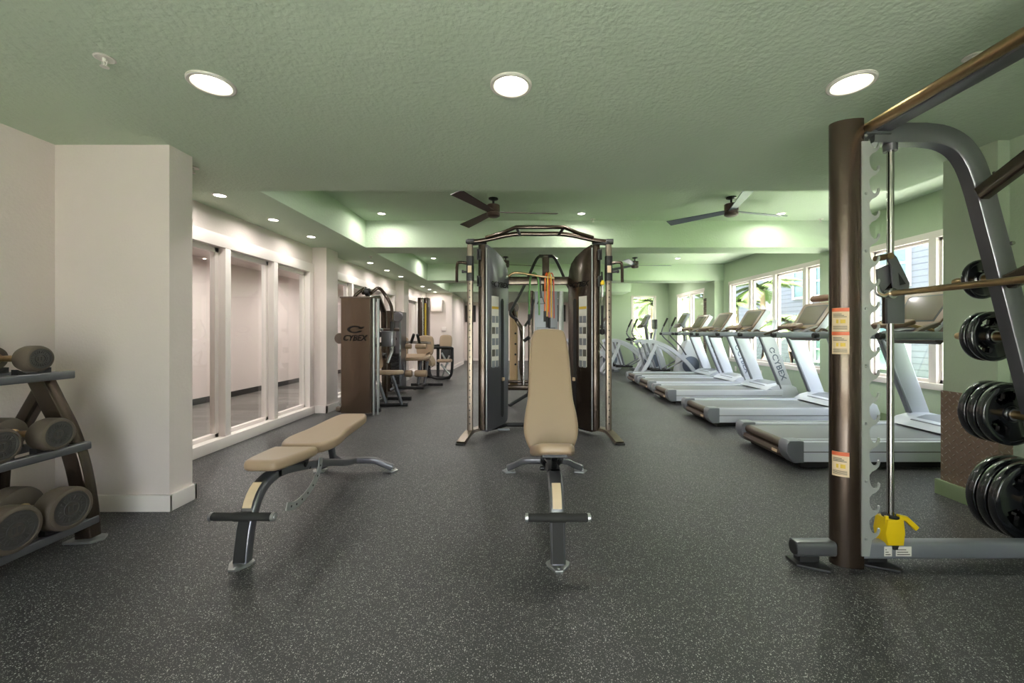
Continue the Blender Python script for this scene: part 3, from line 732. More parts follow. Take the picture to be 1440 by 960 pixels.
# ------------------------------------------------------------------ guided barbell rack on the right
FY = 2.13
def fx(px): return (px-738)*FY/F
def fz(py): return CH-(py-467)*FY/F
sm_ = thing('smith_machine', 'tall bronze and grey guided barbell rack with hooked steel plate at the right', 'barbell rack', (1.75, FY, 0))
def dpost(y):
    n = 18; o = [(1.718, y-.06), (1.718, y+.065)]
    for k in range(n+1):
        a = PI/2+PI*k/n; o.append((1.705+.112*math.cos(a), y+.002+.063*math.sin(a)))
    return o
for y, nm in ((FY, 1), (.78, 0)):
    b = MB(); b.prism(dpost(y), .0, 2.285, 'XY'); po = b.build('post', 'bronze', sm_)
    b = MB(); b.rtube([(1.40, y, .082), (1.60, y, .082)], .07, .075, rr=.018, up=(0, 0, 1)); b.build('base_stub', 'graphite', sm_)
    b = MB(); b.lathe([(0, 0), (.034, 0), (.035, .004), (.03, .006), (0, .006)], o=(1.396, y, .082), axis='X', seg=20); b.build('end_cap', 'black_plastic', sm_)
    b = MB(); b.rtube([(1.70, y, .075), (2.95, y, .075)], .06, .088, rr=.016); b.build('base_tube', 'silver_dark', sm_)
    for x0 in (1.42, 1.77):
        b = MB(); b.prism([(x0-.03, y-.04), (x0+.10, y-.10), (x0+.12, y-.085), (x0+.12, y+.06), (x0-.03, y+.05)], 0, .014, 'XY', bev=.004); b.box(x0, x0+.10, y-.02, y+.03, .01, .045); b.build('foot_pad', 'black_plastic', sm_)
    # arch and rear leg
    px = [(1222, 190), (1260, 190), (1295, 190), (1322, 194), (1345, 206), (1362, 228), (1375, 262), (1386, 302), (1399, 350), (1412, 400), (1430, 470), (1452, 555), (1480, 665), (1508, 780)]
    pts = [V((fx(a), y, fz(c))) for a, c in px]
    pts = [pts[0], pts[1]]+catmull(pts[2:8], 4)+pts[8:]
    b = MB(); b.rtube(pts, .06, .105, up=(0, 0, 1) if False else (0, 1, 0), rr=.014)
    b.bm.free(); b.bm = bmesh.new()
    prof = []
    b.sweep(pts, [(-.05, -.03), (-.042, -.036), (.042, -.036), (.05, -.03), (.05, .03), (.042, .036), (-.042, .036), (-.05, .03)], up=(0, 1, 0)); leg = b.build('arched_leg', 'graphite', sm_)
    b = MB()
    for a, c in ((1383, 247), (1407, 344), (1429, 430)): b.lathe([(0, -.012), (.009, -.01), (.011, -.003), (.011, 0)], o=(fx(a+4), y-.036, fz(c)), axis='Y', seg=12)
    b.build('bolts', 'chrome', leg)
    # hooked catch plate, one outline
    X0 = 1.700; z = fz(772); zt = fz(207); hx = 1.738; right = []
    pit = (fz(211)-fz(736))/17
    for k in range(18):
        zz = fz(736)+k*pit
        if k: right.append((hx, zz-.066))
        for dx, dz in ((.012, -.05), (.034, -.038), (.048, -.022), (.054, -.004), (.051, .008), (.044, .006), (.042, -.008), (.034, -.019), (.022, -.019), (.010, -.007), (.003, .01), (.0, .026)):
            right.append((hx+dx, zz+dz))
    poly = [(X0, z), (hx, z)]+right+[(hx, zt), (X0, zt)]
    b = MB(); b.prism(poly, y-.069, y-.062, 'XZ'); cp = b.build('catch_plate', 'galvanised', sm_)
    b = MB()
    for k in range(8): b.lathe([(0, -.006), (.006, -.005), (.008, 0)], o=(X0+.02, y-.069, fz(748)+k*.29), axis='Y', seg=10)
    b.build('rivets', 'steel', cp)
    gx = fx(1252)
    b = MB(); b.tube([(gx, y, .10), (gx, y, fz(196))], .0155, 18); b.build('guide_rod', 'chrome', sm_)
    b = MB(); b.lathe([(.016, fz(213)), (.03, fz(213)), (.032, fz(200)), (.03, fz(196)), (.016, fz(196))], o=(gx, y, 0), seg=16); b.build('top_collar', 'graphite', sm_)
    b = MB(); b.prism([(gx-.046, fz(762)), (gx-.058, fz(745)), (gx-.046, fz(726)), (gx+.036, fz(726)), (gx+.044, fz(745)), (gx+.036, fz(762))], y-.04, y+.04, 'XZ', bev=.008); b.box(gx-.052, gx-.034, y-.03, y-.02, fz(735), fz(722), bev=.002); st = b.build('safety_stop', 'yellow', sm_)
    b = MB(); b.rtube([(gx+.02, y-.02, fz(724)), (gx+.06, y-.02, fz(726)), (gx+.115, y-.02, fz(740))], .02, .026); b.build('lever', 'yellow', st)
    b = MB(); b.lathe([(.017, .0), (.036, 0), (.038, .012), (.017, .014)], o=(gx, y, fz(727)), seg=18); b.lathe([(.016, fz(762)), (.036, fz(762)), (.034, fz(768)), (.026, fz(770)), (.024, fz(780)), (.016, fz(780))], o=(gx, y, 0), seg=18); b.build('bumper', 'rubber', st)
# carriage
gx = fx(1252); y = FY
b = MB(); b.lathe([(.016, fz(455)), (.034, fz(455)), (.034, fz(374)), (.016, fz(374))], o=(gx, y, 0), seg=22); ca = b.build('carriage', 'bronze', sm_)
b = MB(); b.prism([(fx(1233), fz(366)), (fx(1233), fz(359)), (fx(1240), fz(358)), (fx(1246), fz(364)), (fx(1264), fz(400)), (fx(1262), fz(412)), (fx(1244), fz(414)), (fx(1241), fz(402)), (fx(1239), fz(376))], y-.062, y-.052, 'XZ', bev=.002)
b.prism([(fx(1224), fz(380)), (fx(1243), fz(372)), (fx(1244), fz(398)), (fx(1232), fz(412)), (fx(1225), fz(400))], y-.04, y-.032, 'XZ'); b.box(gx-.055, gx+.035, y-.045, y-.03, fz(455), fz(415), bev=.004); b.build('bracket', 'graphite', ca)
b = MB(); b.tube([(fx(1236), y-.07, fz(363)), (fx(1236), y+.02, fz(363))], .016, 14); b.build('roller', 'worn_chrome', ca)
b = MB(); b.prism([(fx(1248), fz(386)), (fx(1258), fz(401)), (fx(1250), fz(403))], y-.0635, y-.0615, 'XZ'); b.build('cutout', 'black_metal', ca)
bz = 1.394
b = MB(); b.tube([(1.832, 2.04, bz), (1.832, .84, bz)], .0145, 18); bar = b.build('barbell_bar', 'worn_chrome', sm_)
b = MB(); b.lathe([(.0145, 0), (.026, .002), (.026, .03), (.0145, .032)], o=(1.832, 2.03, bz), axis='Y', seg=18)
b.rtube(catmull([(1.80, 2.03, bz), (1.775, 2.03, bz-.012), (1.75, 2.03, bz+.005), (1.748, 2.03, bz+.035)], 4), .02, .016, up=(0, 1, 0))
b.build('latch_hook', 'chrome', bar)
# top tubes joining both ends
b = MB(); b.tube([(1.755, 2.16, 2.245), (1.755, .70, 2.245)], .026, 18); b.build('top_bar', 'worn_chrome', sm_)
b = MB(); b.rtube([(1.83, 2.13, 2.255), (1.83, .75, 2.255)], .085, .06, rr=.01); b.build('top_beam', 'graphite', sm_)
b = MB(); b.rtube([(1.74, FY-.02, 2.222), (1.87, FY-.02, 2.222)], .06, .02); b.build('gusset', 'graphite', sm_)
b = MB(); b.rtube([at(1381, 272, 2.08), V((2.30, 1.35, 2.26))], .05, .075, rr=.01); b.build('upper_brace', 'bronze', sm_)
b = MB(); b.rtube([at(1420, 396, 2.07), V((2.36, .85, 1.93))], .05, .075, rr=.01); b.build('lower_brace', 'bronze', sm_)
# labels
def postlabel(z0, z1, frac0=.0):
    n = 8; b = MB(); vs = []; n0, n1 = math.radians(190), math.radians(240)
    r = []
    def col(z):
        return [V((1.705+.1135*math.cos(n0+(n1-n0)*k/n), FY+.002+.0645*math.sin(n0+(n1-n0)*k/n), z)) for k in range(n+1)]
    zs = [z0, z0+(z1-z0)*.8, z1]
    rows = [[b.bm.verts.new(v) for v in col(z)] for z in (z0, z1)]
    for k in range(n): b.bm.faces.new((rows[0][k], rows[0][k+1], rows[1][k+1], rows[1][k]))
    o = b.build('warning_label', 'label_cream', sm_)
    def strip(za, zb, ka, kb, m, nm):
        b = MB(); rr = []
        for z in (za, zb): rr.append([b.bm.verts.new(V((1.705+.1143*math.cos(n0+(n1-n0)*k/n), FY+.002+.0653*math.sin(n0+(n1-n0)*k/n), z))) for k in [ka+(kb-ka)*q/6 for q in range(7)]])
        for k in range(6): b.bm.faces.new((rr[0][k], rr[0][k+1], rr[1][k+1], rr[1][k]))
        b.build(nm, m, o)
    h = z1-z0
    strip(z1-h*.16, z1-.001, 0, n, 'label_orange', 'header')
    for q in range(4): strip(z0+h*(.08+.045*q), z0+h*(.1+.045*q), .8, n-.8, 'label_ink', 'text_line')
    strip(z0+h*.34, z0+h*.5, 2.5, 3.6, 'label_yellow', 'warning_symbol'); strip(z0+h*.34, z0+h*.5, 4.4, 6.5, 'label_yellow', 'warning_symbol')
    for q in range(3): strip(z0+h*(.6+.06*q), z0+h*(.63+.06*q), .8, n-1-q, 'label_ink', 'text_line')
postlabel(1.205, 1.325); postlabel(1.088, 1.203); postlabel(.462, .588)
for x0, x1 in ((1.845, 1.885), (1.905, 1.985)):
    b = MB(); b.box(x0, x1, FY-.0455+.014, FY-.03, .05, .10, bev=.001); lb = b.build('base_label', 'label_white', sm_)
    b = MB()
    for q in range(3): b.box(x0+.006, x1-.008-.01*q, FY-.0322, FY-.0308, .058+.012*q, .062+.012*q)
    b.build('text_line', 'label_ink', lb)
# storage pegs on the far side of the leg
PEG = [(2.486, 1.488, 2.37), (2.555, 1.178, 2.42), (2.64, .756, 2.46), (2.76, .277, 2.42)]
for i, (x, z, yt) in enumerate(PEG):
    b = MB(); b.lathe([(.0, FY), (.023, FY), (.0235, yt-.02), (.019, yt-.004), (.012, yt), (0, yt)], o=(x, 0, z), axis='Y', seg=18); b.build('storage_peg', 'worn_chrome', sm_)
def make_plate(R, th, kind, grp):
    r = thing('weight_plate', '', 'weight plate', (0, 0, 0), 0, grp)
    h = th/2; b = MB(); seg = 48
    ri = R*.86; bore = .0255; hub = max(.045, R*.27)
    holes = [] if kind == 0 else [(90+120*k, .30*120/2*1.15) for k in range(3)]
    # rim
    b.lathe([(ri, -h*.55), (ri, -h), (R-.008, -h), (R, -h+.008), (R, h-.008), (R-.008, h), (ri, h), (ri, h*.55), (ri-.012, h*.35), (ri-.012, -h*.35), (ri, -h*.55)], axis='Y', seg=seg)
    b.lathe([(bore, -h), (hub-.006, -h), (hub, -h+.006), (hub+.004, -h*.4), (hub+.004, h*.4), (hub, h-.006), (hub-.006, h), (bore, h), (bore, -h)], axis='Y', seg=32)
    # web with grip openings
    n = 96; r0, r1 = hub, ri-.008
    g0, g1 = r0+(r1-r0)*.22, r1-(r1-r0)*.12
    w = math.radians(66)
    M_ = 4; radii = [r0, g0]+[g0+(g1-g0)*k/6 for k in range(1, 6)]+[g1, r1]
    def inside(a, rr):
        if kind == 0: return False
        for c in (PI/2+.35, PI/2+.35+2*PI/3, PI/2+.35+4*PI/3):
            d = (a-c+PI) % (2*PI)-PI
            u = d/(w/2); v_ = (rr-(g0+g1)/2)/((g1-g0)/2)
            if abs(u)**2.6+abs(v_)**2.6 < 1: return True
        return False
    t2 = h*.45
    V2 = {}
    def vt(i, j, s): 
        k = (i % n, j, s)
        if k not in V2:
            a = 2*PI*i/n; V2[k] = b.bm.verts.new((radii[j]*math.cos(a), s*t2, radii[j]*math.sin(a)))
        return V2[k]
    cell = lambda i, j: 0 <= j < len(radii)-1 and not inside(2*PI*(i+.5)/n, (radii[j]+radii[j+1])/2)
    for i in range(n):
        for j in range(len(radii)-1):
            if not cell(i, j): continue
            for s in (-1, 1): b.bm.faces.new((vt(i, j, s), vt(i+1, j, s), vt(i+1, j+1, s), vt(i, j+1, s)))
            if j+1 < len(radii)-1 and not cell(i, j+1): b.bm.faces.new((vt(i, j+1, -1), vt(i+1, j+1, -1), vt(i+1, j+1, 1), vt(i, j+1, 1)))
            if j > 0 and not cell(i, j-1): b.bm.faces.new((vt(i, j, -1), vt(i+1, j, -1), vt(i+1, j, 1), vt(i, j, 1)))
            if not cell(i+1, j): b.bm.faces.new((vt(i+1, j, -1), vt(i+1, j+1, -1), vt(i+1, j+1, 1), vt(i+1, j, 1)))
            if not cell(i-1, j): b.bm.faces.new((vt(i, j, -1), vt(i, j+1, -1), vt(i, j+1, 1), vt(i, j, 1)))
    b.build('body', 'plate_black', r, sharp=50)
    b = MB(); b.lathe([(bore-.002, -h-.001), (bore+.006, -h-.001), (bore+.006, h+.001), (bore-.002, h+.001), (bore-.002, -h-.001)], axis='Y', seg=28); b.build('bore_ring', 'steel', r)
    return r
def hang(x, z, R): return z-(.0235-.0235)  # plate bore rests round the peg
ST = [('small', .107, .03, 0, [2.225], ['small solid black weight plate on the topmost storage peg of the rack']),
      ('medium', .136, .034, 1, [2.232, 2.27], ['three-hole black weight plate on the second peg, the one nearer the rack leg', 'three-hole black weight plate on the second peg, the outer one behind its twin']),
      ('large', .170, .044, 1, [2.225, 2.273, 2.321], ['black grip plate on the third peg, nearest the rack leg', 'black grip plate on the third peg, middle of the three', 'black grip plate on the third peg, outermost of the three']),
      ('big', .222, .05, 1, [2.225, 2.282, 2.338], ['largest black weight plate low on the rack, nearest the rack leg', 'largest black weight plate low on the rack, middle of the three', 'largest black weight plate low on the rack, outermost of the three'])]
for (nm, R, th, kind, ys, labs), (px_, pz, yt) in zip(ST, PEG):
    p0 = make_plate(R, th, kind, 'weight plates on the rack pegs')
    for i, (yy, lb) in enumerate(zip(ys, labs)):
        place(p0, i == 0, (px_, yy, pz), 0, lb); 
# ------------------------------------------------------------------ dual cable trainer in the middle
TX, TY = .165, 4.65
tr = thing('cable_trainer', 'bronze dual cable trainer with two angled towers and a pull-up bar, behind the upright bench', 'cable machine', (TX, TY, 0))
def mir(s, pts): return [V((TX+s*p[0], p[1], p[2])) for p in pts]
for s in (-1, 1):
    # splayed foot casting
    b = MB(); b.sweep(catmull(mir(s, [(.60, 4.86, .09), (.70, 4.72, .085), (.785, 4.62, .075), (.83, 4.47, .035), (.85, 4.37, .012)]), 5), [(-.05, -.012), (.05, -.012), (.045, .02), (-.045, .02)], scales=None); ft = b.build('front_foot', 'upright_steel', tr)
    b = MB(); b.prism([(TX+s*.80, 4.34), (TX+s*.90, 4.34), (TX+s*.91, 4.40), (TX+s*.88, 4.46), (TX+s*.80, 4.46)], 0, .014, 'XY', bev=.003); b.build('foot_pad', 'rubber', ft)
    # silver upright with adjustment holes
    b = MB(); b.rtube(mir(s, [(.785, 4.64, .06), (.785, 4.64, 2.19)]), .062, .062, up=(0, 1, 0), rr=.008); up_ = b.build('upright', 'upright_steel', tr)
    b = MB()
    for k in range(26): b.lathe([(0, -.002), (.008, -.002), (.008, .0015), (0, .0015)], o=(TX+s*.785, 4.608, .17+k*.075), axis='Y', seg=10)
    tag(b.build('adjustment_holes', 'black_metal', up_), kind='stuff')
    b = MB(); b.rtube(mir(s, [(.785, 4.64, 1.78), (.785, 4.64, 2.06)]), .08, .08, up=(0, 1, 0)); cr = b.build('pulley_carriage', 'black_metal', tr)
    b = MB(); b.box(TX+s*.785-.022, TX+s*.785+.022, 4.596, 4.602, 1.87, 1.95, bev=.002); b.build('carriage_label', 'label_cream', cr)
    b = MB(); b.tube(catmull(mir(s, [(.82, 4.62, 1.98), (.90, 4.60, 1.985), (.925, 4.59, 1.95), (.928, 4.585, 1.76)]), 5), .017, 12); b.build('carriage_handle', 'bronze', cr)
    b = MB(); b.tube(mir(s, [(.82, 4.62, 1.88), (.875, 4.61, 1.885)]), .012, 10); b.lathe([(0, 0), (.018, 0), (.018, .02), (0, .02)], o=(TX+s*.875, 4.61, 1.885), axis='X', seg=12); b.build('pull_pin', 'black_plastic', cr)
    b = MB(); b.rtube(mir(s, [(.785, 4.64, 2.185), (.785, 4.64, 2.20), (.61, 4.70, 2.225)]), .05, .03); b.build('top_link', 'black_metal', tr)
    # bronze column and swivel pulley
    b = MB(); b.rtube(mir(s, [(.655, 4.72, .08), (.655, 4.72, 2.2)]), .085, .09, up=(0, 1, 0)); co_ = b.build('column', 'bronze', tr)
    b = MB(); b.rtube(mir(s, [(.60, 4.665, .09), (.60, 4.665, 2.16)]), .012, .05, up=(0, 1, 0), rr=.004); b.build('column_trim', 'steel', tr)
    for zz in (1.78, 2.08):
        b = MB(); b.lathe([(.006, -.012), (.045, -.012), (.05, -.006), (.042, 0), (.05, .006), (.045, .012), (.006, .012)], o=(TX+s*.685, 4.63, zz), axis='X', seg=20); b.rtube(mir(s, [(.685, 4.63, zz-.06), (.685, 4.63, zz+.06)]), .045, .016, up=(0, 1, 0)); b.build('swivel_pulley', 'black_plastic', tr)
    b = MB(); b.tube(mir(s, [(.685, 4.61, 1.85), (.685, 4.61, 2.06)]), .004, 6); b.build('cable', 'black_metal', tr)
    # shroud tower: a thick panel turned towards the middle
    p0 = V((TX+s*.585, 4.66, 0)); p1 = V((TX+s*.365, 4.99, 0)); d = (p1-p0).normalized(); nrm = V((-s*d.y*-1, 0, 0))
    nrm = V((d.y, -d.x, 0)); 
    if nrm.y > 0: nrm = -nrm
    W = (p1-p0).length
    Mp = Matrix((V((d.x, d.y, 0)), V((0, 0, 1)), V((nrm.x, nrm.y, 0)))).transposed().to_4x4(); Mp.translation = p0
    ol = [(0, .06), (W-.06, .10), (W-.015, .13), (W, .2), (W, 1.86), (W-.01, 1.95), (W-.05, 2.03), (W-.13, 2.10), (W*.25, 2.17), (0, 2.20)]
    b = MB(); b.prism(ol, -.12, 0, 'XY', bev=.012, M=Mp); sh = b.build('tower_shroud', 'graphite' if s < 0 else 'bronze', tr)  # left tower's bluish reflection is put into a paler metal
    b = MB(); b.prism([(W*.62, .22), (W*.66, .19), (W*.72, .19), (W*.76, .22), (W*.76, 1.57), (W*.72, 1.60), (W*.66, 1.60), (W*.62, 1.57)], 0, .002, 'XY', M=Mp); sl = b.build('weight_slot', 'black_plastic', sh)
    b = MB(); b.box(W*.66, W*.75, .62, .66, .001, .02, bev=.003, M=Mp); b.build('selector_pin', 'label_cream', sl)
    b = MB(); b.box(W*.16, W*.5, .80, 1.62, 0, .003, M=Mp); ec = b.build('exercise_chart', 'label_white', sh)
    b = MB(); b.box(W*.17, W*.49, 1.47, 1.50, .003, .004, M=Mp); b.build('chart_band', 'label_yellow', ec)
    for q in range(5):
        z0 = 1.31-q*.13
        b = MB(); b.box(W*.18, W*.32, z0, z0+.08, .003, .004, M=Mp); b.build('chart_figure', 'label_ink' if q % 2 else 'silver_dark', ec)
        b = MB(); b.box(W*.35, W*.48, z0, z0+.08, .003, .004, M=Mp); b.build('chart_figure', 'silver_dark', ec)
    # the words on the shroud read from the front on both towers
    if s < 0: Mt = Mp @ Matrix.Translation((W*.62, 1.76, .0025))
    else: Mt = Mp @ Matrix.Translation((W*.46, 1.76, .0025)) @ Matrix.Rotation(PI, 4, 'Y') @ Matrix.Translation((0, 0, 0))
    if s > 0:
        Mt = frame_matrix((Mp @ V((W*.46, 1.76, .003))), -d, (0, 0, 1))
    else: Mt = frame_matrix((Mp @ V((W*.62, 1.76, .003))), d, (0, 0, 1))
    text('CYBEX', .085, Mt, 'logo_dark', sh, sx=1.1)
    b = MB(); swoosh(b, Mt @ Matrix.Translation((-.16, .012, 0)), .05, .04); b.build('emblem', 'logo_dark', sh)
    b = MB(); b.rtube(mir(s, [(.62, 4.84, .05), (.40, 5.10, .05)]), .06, .05); b.build('base_rail', 'black_metal', tr)
    b = MB(); b.box(TX+s*.42-.07, TX+s*.42+.07, 4.90, 4.94, .02, .04, bev=.004); b.build('base_step', 'silver_dark', tr)
b = MB(); b.rtube(mir(1, [(-.39, 5.10, 1.84), (.39, 5.10, 1.84)]), .06, .10, rr=.012); b.build('rear_crossbeam', 'bronze', tr)
b = MB(); b.rtube(mir(1, [(-.42, 5.10, .05), (.42, 5.10, .05)]), .06, .05, rr=.012); b.build('rear_base', 'black_metal', tr)
b = MB(); b.tube(catmull(mir(1, [(-.40, 5.04, 1.86), (-.28, 5.02, 1.93), (0, 5.02, 1.89), (.2, 5.02, 1.86)]), 5), .014, 10); b.build('rear_hook_bar', 'worn_chrome', tr)
# pull-up bars
b = MB(); b.rtube(catmull(mir(1, [(-.78, 4.66, 2.23), (-.62, 4.66, 2.25), (-.30, 4.66, 2.315), (0, 4.66, 2.32), (.30, 4.66, 2.315), (.62, 4.66, 2.25), (.78, 4.66, 2.23)]), 5), .05, .05, rr=.02); b.build('pull_up_bar', 'bronze', tr)
b = MB(); b.tube(mir(1, [(-.60, 4.60, 2.265), (-.42, 4.50, 2.29), (-.26, 4.42, 2.335), (.26, 4.42, 2.335), (.42, 4.50, 2.29), (.60, 4.60, 2.265)]), .021, 12); b.build('front_grip_bar', 'bronze', tr)
for s in (-1, 1):
    b = MB(); b.tube(mir(s, [(.26, 4.42, 2.335), (.22, 4.65, 2.31)]), .016, 10); b.build('bar_brace', 'black_metal', tr)
    b = MB(); b.lathe([(0, -.05), (.022, -.045), (.032, -.02), (.033, .05), (0, .052)], o=(TX+s*.79, 4.66, 2.232), axis='X', seg=16); b.build('end_cap', 'black_plastic', tr)
# rope hung from the right column
rp = thing('triceps_rope', 'black braided pull rope with yellow-topped clip hanging beside the right cable tower', 'cable attachment', (.872, 4.60, 1.33))
b = MB(); b.tube([(.872, 4.60, 1.73), (.872, 4.60, 1.60)], .014, 10); b.tube([(.872, 4.60, 1.62), (.872, 4.60, 1.50)], .008, 8); b.build('clip', 'chrome', rp)
b = MB(); b.lathe([(0, .03), (.018, .028), (.026, 0), (.02, -.024), (0, -.026)], o=(.872, 4.60, 1.755), seg=14); b.build('stopper', 'yellow', rp)
b = MB(); b.tube([(.872, 4.60, 1.78), (.866, 4.60, 1.88)], .010, 8); b.build('loop', 'black_metal', rp)
b = MB(); b.tube([(.872, 4.60, 1.50), (.870, 4.60, 1.22)], .014, 10, scales=None); b.build('rope', 'rubber', rp)
b = MB(); b.lathe([(0, 1.17), (.028, 1.18), (.034, 1.205), (.024, 1.235), (0, 1.24)], o=(.870, 4.60, 0), seg=16); b.build('end_knob', 'rubber', rp)
# elastic bands hung over the crossbeam
def band(name, label, x, w, zb, r, m, yy=5.02, handle=True):
    t = thing(name, label, 'resistance band', (x, yy, zb), 0, 'resistance bands on the cable trainer crossbeam')
    b = MB(); b.tube(catmull([(x-w, yy-.01, zb), (x-w*.95, yy, zb+.25), (x-w*.75, yy, 1.86), (x, yy+.01, 1.93), (x+w*.75, yy, 1.86), (x+w*.95, yy, zb+.25), (x+w*1.0, yy-.01, zb+.02)], 7), r, 8); b.build('tubing', m, t)
    for q in ((-w,) if handle == 1 else (-w, w)):
        b = MB(); b.tube([(x+q, yy-.01, zb+.03), (x+q, yy-.01, zb-.10)], .017, 10); b.build('grip', 'black_plastic', t)
band('resistance_band', 'pale green elastic resistance band looped over the crossbeam', .115, .062, 1.39, .011, 'band_green')
band('resistance_band', 'orange elastic resistance band looped over the crossbeam, left of the yellow one', .268, .022, 1.43, .009, 'band_orange', 5.03)
band('resistance_band', 'yellow elastic resistance band hanging between the orange and red ones', .300, .026, 1.36, .009, 'band_yellow', 5.01)
band('resistance_band', 'red elastic resistance band, rightmost on the crossbeam', .330, .030, 1.35, .007, 'band_red', 5.04)
st = thing('hanging_strap', 'black suspension strap with triangular handle hung between the green and orange bands', 'strap', (.20, 5.02, 1.6))
b = MB(); b.sweep([(.185, 5.03, 1.90), (.19, 5.02, 1.75), (.20, 5.02, 1.62)], [(-.012, -.002), (.012, -.002), (.012, .002), (-.012, .002)], up=(0, 1, 0)); b.build('webbing', 'black_plastic', st)
b = MB(); b.tube([(.20, 5.02, 1.66), (.155, 5.02, 1.55), (.245, 5.02, 1.55)], .008, 8, closed=True, up=(0, 1, 0)); b.build('handle', 'black_plastic', st)

# ------------------------------------------------------------------ treadmills (rear at x=0, running towards +x, width along y)
def make_treadmill():
    W = .88; r = thing('treadmill', '', 'treadmill', (0, 0, 0), 0, 'row of treadmills facing the windows')
    for y0, y1 in ((0, .125), (W-.125, W)):
        b = MB(); b.prism([(.09, .055), (1.9, .055), (1.9, .235), (.09, .235)], y0, y1, 'XZ', bev=.012); rl = b.build('side_rail', 'silver_paint', r)
        ye = y0-.0012 if y0 == 0 else y1+.0012
        b = MB(); b.box(.10, 1.88, min(ye, ye+.002 if y0 == 0 else ye-.002), max(ye, ye+.002 if y0 == 0 else ye-.002), .143, .149); b.build('groove', 'black_plastic', rl)
        b = MB(); b.box(.13, 1.7, y0+.03, y1-.03, .234, .238); b.build('foot_strip', 'silver_dark', rl)
        b = MB(); b.prism([(-.03, .15), (-.025, .215), (.0, .243), (.10, .245), (.125, .238), (.125, .05), (.04, .045), (-.005, .085)], y0-.003, y1+.003, 'XZ', bev=.014); b.build('end_cap', 'silver_dark', r)
    b = MB(); b.lathe([(0, .125), (.040, .127), (.040, W-.127), (0, W-.125)], o=(.05, 0, .178), axis='Y', seg=20); b.build('rear_roller', 'brown_plastic', r)
    b = MB(); b.prism([(.0, .075), (-.012, .10), (.0, .135), (.05, .135), (.12, .06), (.03, .055)], .125, W-.125, 'XZ', bev=.004); rc = b.build('rear_cover', 'brown_plastic', r)
    b = MB(); b.box(-.012, .0, .17, .25, .092, .118); b.build('warning_label', 'label_cream', rc)
    b = MB(); b.box(.05, 1.75, .127, W-.127, .16, .217, bev=.004); b.build('belt', 'tread_belt', r)
    b = MB(); b.box(.12, 1.95, .04, W-.04, .0, .057); b.build('base', 'rubber', r)
    # motor hood
    b = MB(); hood = [(1.62, .235), (1.72, .30), (1.86, .335), (2.02, .335), (2.13, .28), (2.17, .18), (2.16, .05), (1.88, .05), (1.86, .225)]
    b.prism(hood, .01, W-.01, 'XZ', bev=.02); hd = b.build('motor_hood', 'silver_paint', r)
    b = MB(); b.prism([(1.70, .292), (1.86, .34), (2.0, .34), (2.0, .334), (1.86, .334), (1.70, .284)], .2, W-.2, 'XZ'); b.build('hood_inset', 'silver_dark', hd)
    for k, y in enumerate((.035, W-.035)):
        lean = [(1.97, .28), (1.62, 1.13)]
        b = MB(); b.rtube([V((1.97, y, .27)), V((1.80, y, .70)), V((1.635, y, 1.14))], .05, .215, up=(1, 0, .38), rr=.016, scales=[.92, 1, 1.08]); u = b.build('upright', 'silver_paint', r)
        b = MB(); b.rtube([V((1.87, y, .26)), V((1.695, y, .70)), V((1.52, y, 1.14))], .056, .03, up=(1, 0, .38), rr=.008); b.build('upright_edge', 'silver_dark', u)
        if k == 0:
            d = V((.35, 0, -.87)).normalized(); n_ = V((-.87, 0, -.35))
            Mt = frame_matrix((1.83, y-.0265, .62), d, V((.87, 0, .35)))
            if Mt.col[2][1] > 0: Mt = frame_matrix((1.83, y-.0265, .62), -d, V((.87, 0, .35)))
            text('CYBEX', .13, Mt, 'logo_grey', u, shear=.0, sx=1.15)
            b = MB(); swoosh(b, Mt @ Matrix.Translation((-.30, 0, 0)), .10, .09, .0012); b.build('emblem', 'logo_grey', u)
        # hand rail
        b = MB(); b.rtube(catmull([(.82, y, 1.165), (1.05, y, 1.17), (1.45, y, 1.165), (1.80, y, 1.15), (1.90, y, 1.13)], 4), .05, .075, rr=.022); hr = b.build('handrail', 'silver_dark', r)
        b = MB(); b.lathe([(0, -.004), (.026, -.002), (.033, .02), (.034, .045)], o=(.80, y, 1.165), axis='X', seg=18); b.build('rail_cap', 'black_plastic', hr)
        b = MB(); b.rtube([(1.70, y, 1.14), (1.86, W/2+(y-W/2)*.72, 1.40)], .06, .05); b.build('console_arm', 'silver_paint', r)
    b = MB(); b.rtube([(1.62, .06, 1.16), (1.52, .12, 1.19), (1.50, W-.12, 1.19), (1.62, W-.06, 1.16)], .04, .05); b.build('crossbar', 'silver_dark', r)
    # console: tilted housing facing the runner
    t = math.radians(58)
    Mc = frame_matrix((1.47, W/2, 1.22), (0, -1, 0), (math.cos(t), 0, math.sin(t)))   # x across, y up the slope, z towards the runner
    def rr(w, h0, h1, w2=None):
        w2 = w2 or w; return [(p.x, p.y) for p in catmull([(-w2, h0, 0), (-w2*.5, h0-.005, 0), (w2*.5, h0-.005, 0), (w2, h0, 0), (w, h1-.04, 0), (w*.92, h1, 0), (w*.4, h1+.015, 0), (-w*.4, h1+.015, 0), (-w*.92, h1, 0), (-w, h1-.04, 0)], 3, closed=True)]
    b = MB(); b.prism(rr(.30, .02, .44, .26), -.09, -.005, 'XY', bev=.02, M=Mc); hs = b.build('console_back', 'silver_paint', r)
    b = MB(); b.prism(rr(.285, .04, .43, .25), -.01, .012, 'XY', bev=.006, M=Mc); cf = b.build('console_face', 'screen_bezel', r)
    b = MB(); b.prism([(-.20, .09), (.20, .09), (.22, .385), (.19, .40), (-.19, .40), (-.22, .385)], .010, .0135, 'XY', M=Mc); b.build('bezel', 'black_plastic', cf)
    b = MB(); b.prism([(-.185, .105), (.185, .105), (.2, .37), (.175, .385), (-.175, .385), (-.2, .37)], .013, .015, 'XY', M=Mc); b.build('screen', 'screen', cf)
